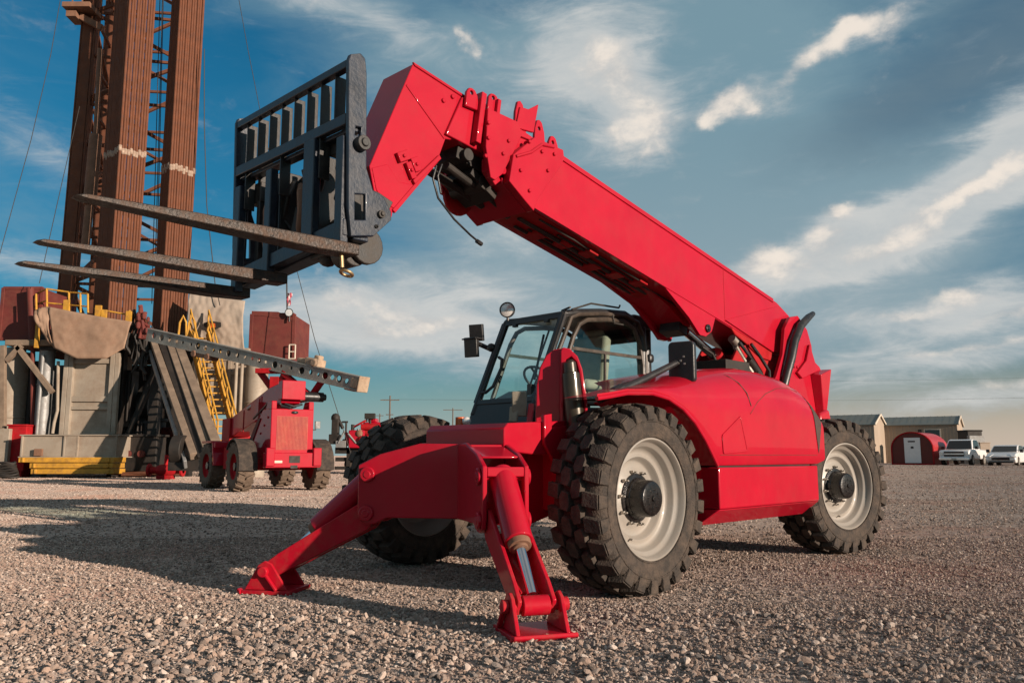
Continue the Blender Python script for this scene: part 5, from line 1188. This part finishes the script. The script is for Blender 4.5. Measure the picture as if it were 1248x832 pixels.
flt = MB(); flt.M = Matrix.Translation(at(352.5, 381, 37.8)); flt.lathe([(0, .14), (.12, .12), (.19, .0), (.2, -.05), (.17, -.06)], axis='y', n=18); flt.tube((0, .05, -.18), (0, .05, -.42), .04); fo2 = flt.build('floodlight', PLAS, None); tag(fo2, 'round floodlight on the corner of the right container below the flag', 'floodlight')
flt = MB(); flt.M = Matrix.Translation(at(352.5, 381, 37.8)); flt.lathe([(0, -.055), (.165, -.05)], axis='y', n=18); flt.build('lens', LENS, fo2)
# guy wires and hanging cables
for pts_, r_, lab in (([(84, -60, 38.5), (62, 66, 38), (38, 170, 37), (0, 308, 36), (-30, 400, 35)], .016, 'guy wire crossing the sky at the far left'), ([(97, 130, 39), (75, 225, 37.5), (48, 345, 36)], .016, 'thin guy wire running down to the left corner of the rig floor'),
                      ([(249, 60, 38), (249, 150, 38), (252, 250, 38), (262, 345, 37), (268, 372, 36.8)], .022, 'dark cable hanging just right of the right pipe bundle'), ([(284, -40, 39), (302, 60, 38.5), (322, 160, 38), (362, 330, 37), (384, 415, 36), (430, 560, 35)], .016, 'long guy wire coming down right of the rig behind the raised forks')):
    tag(MB().pipe([at(*p) for p in pts_], r_, 6).build('guy_wire', WIRE, None), lab, 'wire')

# ---- machinery in the middle distance
pt = empty('pump_trailer', at(445, 578, 42), 0, 'dark flatbed trailer loaded with red and black pump machinery behind the far front tyre', 'trailer'); pto = V(pt.location)
m = mbo(pto); Y = 42
m.bx(X(408, Y), X(500, Y), Y, Y+2.4, zat(550, Y)-.1, zat(545, Y)); m.bx(X(408, Y), X(500, Y), Y+.1, Y+.25, zat(562, Y), zat(557, Y)); m.bx(X(408, Y), X(500, Y), Y, Y+.15, zat(572, Y), zat(568, Y))
for px in (424, 440, 458, 480): m.bx(X(px, Y)-.08, X(px, Y)+.08, Y, Y+.2, 0, zat(545, Y))
m.build('flatbed', DARK, pt)
for px in (430, 470): MB().tube((X(px, Y)-pto.x, .3, .5), (X(px, Y)-pto.x, .6, .5), .5, n=24).tube((X(px, Y)-pto.x, 1.9, .5), (X(px, Y)-pto.x, 2.2, .5), .5, n=24).build('wheel', TYRE, pt, .03)
m = mbo(pto); m.bx(X(440, Y), X(468, Y), Y+.3, Y+1.8, zat(532, Y), zat(514, Y)); m.bx(X(446, Y), X(456, Y), Y+.3, Y+1.2, zat(514, Y), zat(509, Y)); m.box(at(436, 535, Y), (.8, .8, .9)); m.box(at(428, 533, Y), (.5, .5, .5)); m.build('engine_housing', RED, pt, .05)
m = mbo(pto); m.box(at(409, 524, Y), (.35, .4, 1.1)); m.sphere(at(409, 509, Y), .24, 10); m.box(at(408, 535, Y), (.5, .6, .5)); m.tube(at(413, 512, Y), at(418, 522, Y), .09); m.build('pump_head', DARK, pt, .03)
m = mbo(pto); m.tube(at(422, 513, Y), at(421, 545, Y), .05); m.tube(at(417, 514, Y), at(424, 514, Y), .05); m.tube(at(430, 517, Y), at(429, 545, Y), .09, n=10); m.tube(at(433, 525, Y), at(433, 545, Y), .14, n=12); m.build('exhaust_pipe', DARK, pt)
m = mbo(pto); m.box(at(423, 539, Y), (.45, .3, .35)); m.box(at(431, 541, Y), (.5, .3, .3)); m.sphere(at(438, 528, Y-.3), .22, 10); m.build('pump_casing', RUSTL, pt, .05)
m = mbo(pto); m.bx(X(455, Y), X(480, Y), Y+.5, Y+1.6, zat(545, Y), zat(518, Y)); m.tube(at(440, 520, Y-.2), at(462, 520, Y-.2), .16, n=14); m.tube(at(444, 527, Y-.2), at(458, 527, Y-.2), .12, n=14); m.sphere(at(442, 537, Y-.3), .3, 12); m.bar(at(428, 522, Y), at(446, 512, Y), .1, .1); m.build('manifold', RED_D, pt, .03)
m = mbo(pto)
for a_, b_ in (((412, 540), (420, 525)), ((424, 528), (434, 540)), ((436, 522), (445, 540)), ((448, 532), (460, 541))): m.tube(at(*a_, Y-.4), at(*b_, Y-.4), .05, n=8)
m.box(at(416, 541, Y-.2), (.5, .4, .35)); m.box(at(446, 542, Y-.3), (.4, .3, .25)); m.build('pipework', GREYS, pt, .01)
m = mbo(pto); m.box(at(451, 507, Y), (.5, .4, .28)); m.tube(at(451, 510, Y), at(451, 516, Y), .06); m.tube(at(447, 506, Y), at(447, 514, Y), .04); m.build('control_panel', DARK, pt)

def pole(px, top, Y, lab, arm, dark=WOOD):
    b_ = at(px, top, Y); z0 = gz(b_.x, Y) if Y < 60 else .0
    o = MB().tube((b_.x, Y, z0-.1), (b_.x, Y, b_.z), .18, .12, n=10).build('utility_pole', dark, None); tag(o, lab, 'utility pole')
    m = MB()
    for dz, hw in arm: m.bar((b_.x-hw, Y-.16, b_.z-dz), (b_.x+hw, Y-.16, b_.z-dz), .12, .14)
    m.build('crossarm', dark, o); return b_
pa_ = pole(475.5, 482, 130, 'wooden utility pole with crossarms above the trailer machinery', ((.7, 1.5), (3.0, .6)))
pb_ = pole(552, 497, 170, 'thin utility pole with one side arm left of the cab', ((.4, 2.0),))
pc_ = pole(463, 504, 170, 'distant thin utility pole left of the pole with crossarms', ((.4, .8),))
m = MB(); far_ = V((190, 175, 17)); l_ = []
for dx in (-1.2, 1.2):
    p = V((pa_.x+dx, 129.8, pa_.z-.6)); q = V((260, 200, 22)); m.pipe([p.lerp(q, k/12) - V((0, 0, 3.0*math.sin(PI*k/12))) for k in range(13)], .009, 5)
m.pipe([V((24, 90, 9.0)).lerp(V((80, 78, 9.6)), k/8) - V((0, 0, .5*math.sin(PI*k/8))) for k in range(9)], .006, 5)
tag(m.build('power_line', WIRE, None), 'thin overhead power lines crossing the pale sky low on the right', 'power line')

# ---- sheds and vehicles on the right
def shed(name, px, Y, hw, hr, length, depth, lab, th=32):
    base = at(px, 567, Y); o = empty(name, (base.x, Y, .22), 0, lab, 'shed'); tl_ = V((-math.cos(R(th)), math.sin(R(th)), 0)); tb = V((math.sin(R(th)), math.cos(R(th)), 0))
    o.matrix_basis = Matrix.Translation((base.x, Y, .22)); mm = Matrix(((tl_.x, tb.x, 0, 0), (tl_.y, tb.y, 0, 0), (0, 0, 1, 0), (0, 0, 0, 1)))
    m = MB(mm.copy()); prof_ = [(0, 0), (0, hw), (depth/2, hr-.08), (depth, hw), (depth, 0)]
    m.prism(prof_, (0, 0, 0), (0, 1, 0), (0, 0, 1), length)
    k = int(length/.28)
    for i in range(k): m.bx(i*length/k, i*length/k+.05, -.03, 0.0, .05, hw-.05)
    m.build('wall', SIDING, o)
    m = MB(mm.copy())
    for a, b_ in (((-.18, hw-.08), (depth/2, hr)), ((depth+.18, hw-.08), (depth/2, hr))): m.add([(-.12, a[0], a[1]), (length+.12, a[0], a[1]), (length+.12, b_[0], b_[1]), (-.12, b_[0], b_[1]), (-.12, a[0], a[1]+.08), (length+.12, a[0], a[1]+.08), (length+.12, b_[0], b_[1]+.08), (-.12, b_[0], b_[1]+.08)], [(0, 1, 2, 3), (4, 5, 6, 7), (0, 1, 5, 4), (1, 2, 6, 5), (2, 3, 7, 6), (3, 0, 4, 7)])
    for i in range(int(length/.6)): m.add([(i*.6, -.18, hw+.0), (i*.6+.05, -.18, hw+.0), (i*.6+.05, depth/2, hr+.115), (i*.6, depth/2, hr+.115)], [(0, 1, 2, 3)])
    m.build('roof', ROOFM, o)
    m = MB(mm.copy()); m.bar((-.14, -.19, hw-.02), (-.14, depth/2, hr+.06), .06, .18); m.bar((-.14, depth+.19, hw-.02), (-.14, depth/2, hr+.06), .06, .18); m.build('gable_trim', CREAM, o)
    return o, mm
o, mm = shed('metal_shed', 1170, 75, 3.55, 4.35, 6.8, 7.0, 'long tan metal shed with grey roof and one window behind the red hut')
m = MB(mm.copy()); m.bx(1.35, 2.75, -.06, -.02, 2.25, 3.15); w_ = m.build('window_frame', CREAM, o); MB(mm.copy()).bx(1.45, 2.65, -.075, -.06, 2.35, 3.05).build('pane', CARGL, w_)
MB(mm.copy()).bx(2.95, 3.25, -.06, -.02, 2.3, 3.1).build('vent', DARK, o)
shed('metal_shed', 1068, 73, 3.45, 4.4, 6.0, 7.0, 'tan metal shed with a brightly lit gable, partly hidden behind the rear tyre')

def hut():
    Y = 63; b_ = at(1088, 567, Y); o = empty('arched_hut', (b_.x, Y, .2), 0, 'small red arched metal hut with a white door between sheds and pickup', 'hut')
    a = V((.66, .75, 0)).normalized(); r_ = V((a.y, -a.x, 0)); mm = Matrix(((r_.x, a.x, 0, 0), (r_.y, a.y, 0, 0), (0, 0, 1, 0), (0, 0, 0, 1))); W_ = 2.9; H_ = 2.45
    pr = [(0, 0)] + [(W_/2 - W_/2*math.cos(PI*k/20), 1.25 + (H_-1.25)*math.sin(PI*k/20)) for k in range(21)] + [(W_, 0)]
    m = MB(mm.copy()); m.prism([(x*.97+.04, z*.975) for x, z in pr], (0, .05, 0), (1, 0, 0), (0, 0, 1), -.06 if False else .05); m.build('front_wall', MAROON, o)
    m = MB(mm.copy()); k = len(pr); vs = []
    nr = 26
    for j in range(nr+1):
        s = 1 + (.012 if j % 2 else 0); vs += [(W_/2 + (x-W_/2)*s, 4.2*j/nr, z*s) for x, z in pr]
    m.add(vs, [(j*k+i, j*k+i+1, (j+1)*k+i+1, (j+1)*k+i) for j in range(nr) for i in range(k-1)]); m.build('barrel_roof', mat('glossy_red_sheet', (.40, .025, .03), .35, .1, .2, .12, 2, .25, (.3, .12, .08), 3), o, sharp=20)
    m = MB(mm.copy()); m.pipe([(x, -.02, z) for x, z in pr], .06, 6); m.bx(0, W_, -.10, .05, -.05, .14); m.build('front_rim', RED_D, o)
    d = MB(mm.copy()).bx(.92, 2.05, -.06, .02, .18, 2.05).build('door', WHITE, o); MB(mm.copy()).bx(1.38, 1.58, -.07, -.06, 1.25, 1.4).build('door_plate', DARK, d); MB(mm.copy()).bx(1.2, 1.7, -.07, -.06, 1.72, 1.82).build('door_vent', DARK, d)
    return o
hut()

def vehicle(name, px, Y, fn, lab, cat, L_, W_, pickup):
    b_ = at(px, 567, Y); f = V((*fn, 0)).normalized(); o = empty(name, (b_.x, Y, .2), math.atan2(f.y, f.x), lab, cat); wr = .40 if pickup else .33
    if pickup:
        bp_ = [(-L_+.05, .55), (-L_+.05, 1.15), (-2.75, 1.18), (-1.35, 1.18), (-.15, 1.12), (-.02, .95), (0, .5), (-.3, .45), (-L_+.3, .45)]; cp_ = [(-1.45, 1.16), (-2.05, 1.85), (-2.4, 1.92), (-3.5, 1.90), (-3.75, 1.80), (-3.85, 1.16)]
    else:
        bp_ = [(-L_+.05, .45), (-L_, .75), (-L_+.1, 1.02), (-3.3, 1.02), (-1.3, .98), (-.45, .85), (-.08, .68), (0, .45), (-.2, .22), (-L_+.2, .24)]; cp_ = [(-1.2, .97), (-1.95, 1.40), (-2.4, 1.47), (-3.3, 1.44), (-4.2, 1.0)]
    m = MB(); m.xz(bp_, -W_/2, W_/2); b0 = m.build('body', WHITE, o, .09, seg=3)
    m = MB(); k = len(cp_); sh_ = .16
    vs = [(x, -W_/2 + .06 + sh_*(z-cp_[0][1])/.8, z) for x, z in cp_] + [(x, W_/2 - .06 - sh_*(z-cp_[0][1])/.8, z) for x, z in cp_]
    m.add(vs, [tuple(range(k)), tuple(reversed(range(k, 2*k)))] + [(i, (i+1) % k, (i+1) % k+k, i+k) for i in range(k)]); m.build('cabin', WHITE, o, .05)
    def inset(i, j, t=.04, n_=(1, 0, .6)):
        p = [V(vs[i]), V(vs[j]), V(vs[j+k]), V(vs[i+k])]; c = sum(p, V())/4; nn = V(n_).normalized()*.012; return [q.lerp(c, .10) + nn for q in p]
    MB().add(inset(0, 1), [(0, 1, 2, 3)]).build('windscreen', CARGL, o)
    for s, off in ((-1, 0), (1, k)):
        pts_ = [V(vs[i+off]) for i in range(k)]; c = sum(pts_, V())/k; m = MB(); m.add([q.lerp(c, .16) + V((0, s*.012, 0)) for q in pts_], [tuple(range(k))]); m.build('side_window', CARGL, o)
    z0 = .62 if pickup else .36
    m = MB(); gz0, gz1, gw = (.66, 1.02, .66) if pickup else (.42, .60, .55)
    m.bx(-.02, .035, -gw, gw, gz0, gz1); gr = m.build('grille', GRILLE if pickup else CARGL, o, .02)
    if pickup:
        m = MB(); m.bx(.035, .05, -gw, gw, .80, .88); m.build('grille_bar', CHROME, gr); MB().bx(-.2, .10, -W_/2, W_/2, .38, .58).build('bumper', CHROME, o, .04); MB().bx(.10, .112, -.17, .17, .42, .54).build('licence_plate', CREAM, o)
    else:
        MB().bx(-.1, .02, -.75, .75, .22, .33).build('bumper', CARGL, o, .03); MB().bx(-.02, .02, -.88, .88, .62, .655).build('grille_bar', CHROME, gr)
    for s in (-1, 1):
        m = MB()
        if pickup: m.bx(-.16, .02, s*.84-.13, s*.84+.13, .72, 1.0)
        else: m.box((-.24, s*.70, .70), (.5, .32, .10), (0, .35, s*.5))
        m.build('headlight', LENS, o, .03)
        m = MB(); m.box((-1.75 if pickup else -1.5, s*(W_/2+.13), 1.30 if pickup else 1.05), (.10, .22, .22)); m.build('wing_mirror', PLAS, o, .03)
    w0 = None
    for x in (-.95, -L_+1.15):
        for s in (-1, 1):
            if w0 is None:
                w0 = MB().tube((0, -.13, 0), (0, .13, 0), wr, n=28).build('wheel', TYRE, o, .03); MB().lathe([(0, .14), (wr*.5, .135), (wr*.62, .14)], n=20).lathe([(0, -.14), (wr*.5, -.135), (wr*.62, -.14)], n=20).build('rim', STEEL, w0); w = w0
            else: w = copy_tree(w0, o)
            w.location = (x, s*(W_/2-.10), wr)
    return o
vehicle('pickup_truck', 1163.5, 60, (-.66, -.75), 'white pickup truck parked beside the red arched hut, facing the camera', 'pickup', 5.6, 2.0, True)
vehicle('parked_car', 1220, 57, (-.66, -.75), 'white sedan parked right of the white pickup', 'car', 4.7, 1.82, False)
vehicle('parked_car', 1254, 63, (-.66, -.75), 'white car cut off by the right edge behind the white sedan', 'car', 4.6, 1.80, False)
tk = MB(); tk.M = Matrix.Translation(at(1184, 567, 72)); tk.bx(-.6, .7, -.8, .8, .3, 3.0); tk.bx(-.7, .8, -.9, .9, .0, .3); tk.bx(-.65, .75, -.85, .85, 2.9, 3.05); tag(tk.build('dark_cabinet', DARK, None, .15, seg=3), 'tall black cabinet behind the white pickup', 'cabinet')
tk = MB(); tk.M = Matrix.Translation(at(1199, 567, 66)); tk.bx(-.45, .35, -.5, .5, .35, 1.75); tk.bx(-.5, .4, -.55, .55, 1.75, 1.83); tk.bx(-.7, .5, -.6, .6, 0, .35); tag(tk.build('tan_crate', SIDING, None, .02), 'narrow tan box standing between the white pickup and the white sedan', 'crate')
tk = MB(); tk.M = Matrix.Translation(at(1192, 567, 70))
for k in range(5): tk.tube((.25*k-.4, -.9, 1.0 + .35*(k % 3)), (.25*k-.4, .9, 1.0 + .35*(k % 3)), .22, n=14)
tk.bx(-.7, .7, -.8, .8, .7, .85); tk.bx(-.7, -.55, -.8, .8, 0, .7); tk.bx(.55, .7, -.8, .8, 0, .7); tk.bx(-.65, .65, -.2, .2, 1.7, 2.5); tag(tk.build('pipe_rack', GREYS, None, .01), 'grey rack of pipes behind the tan box', 'pipe rack')
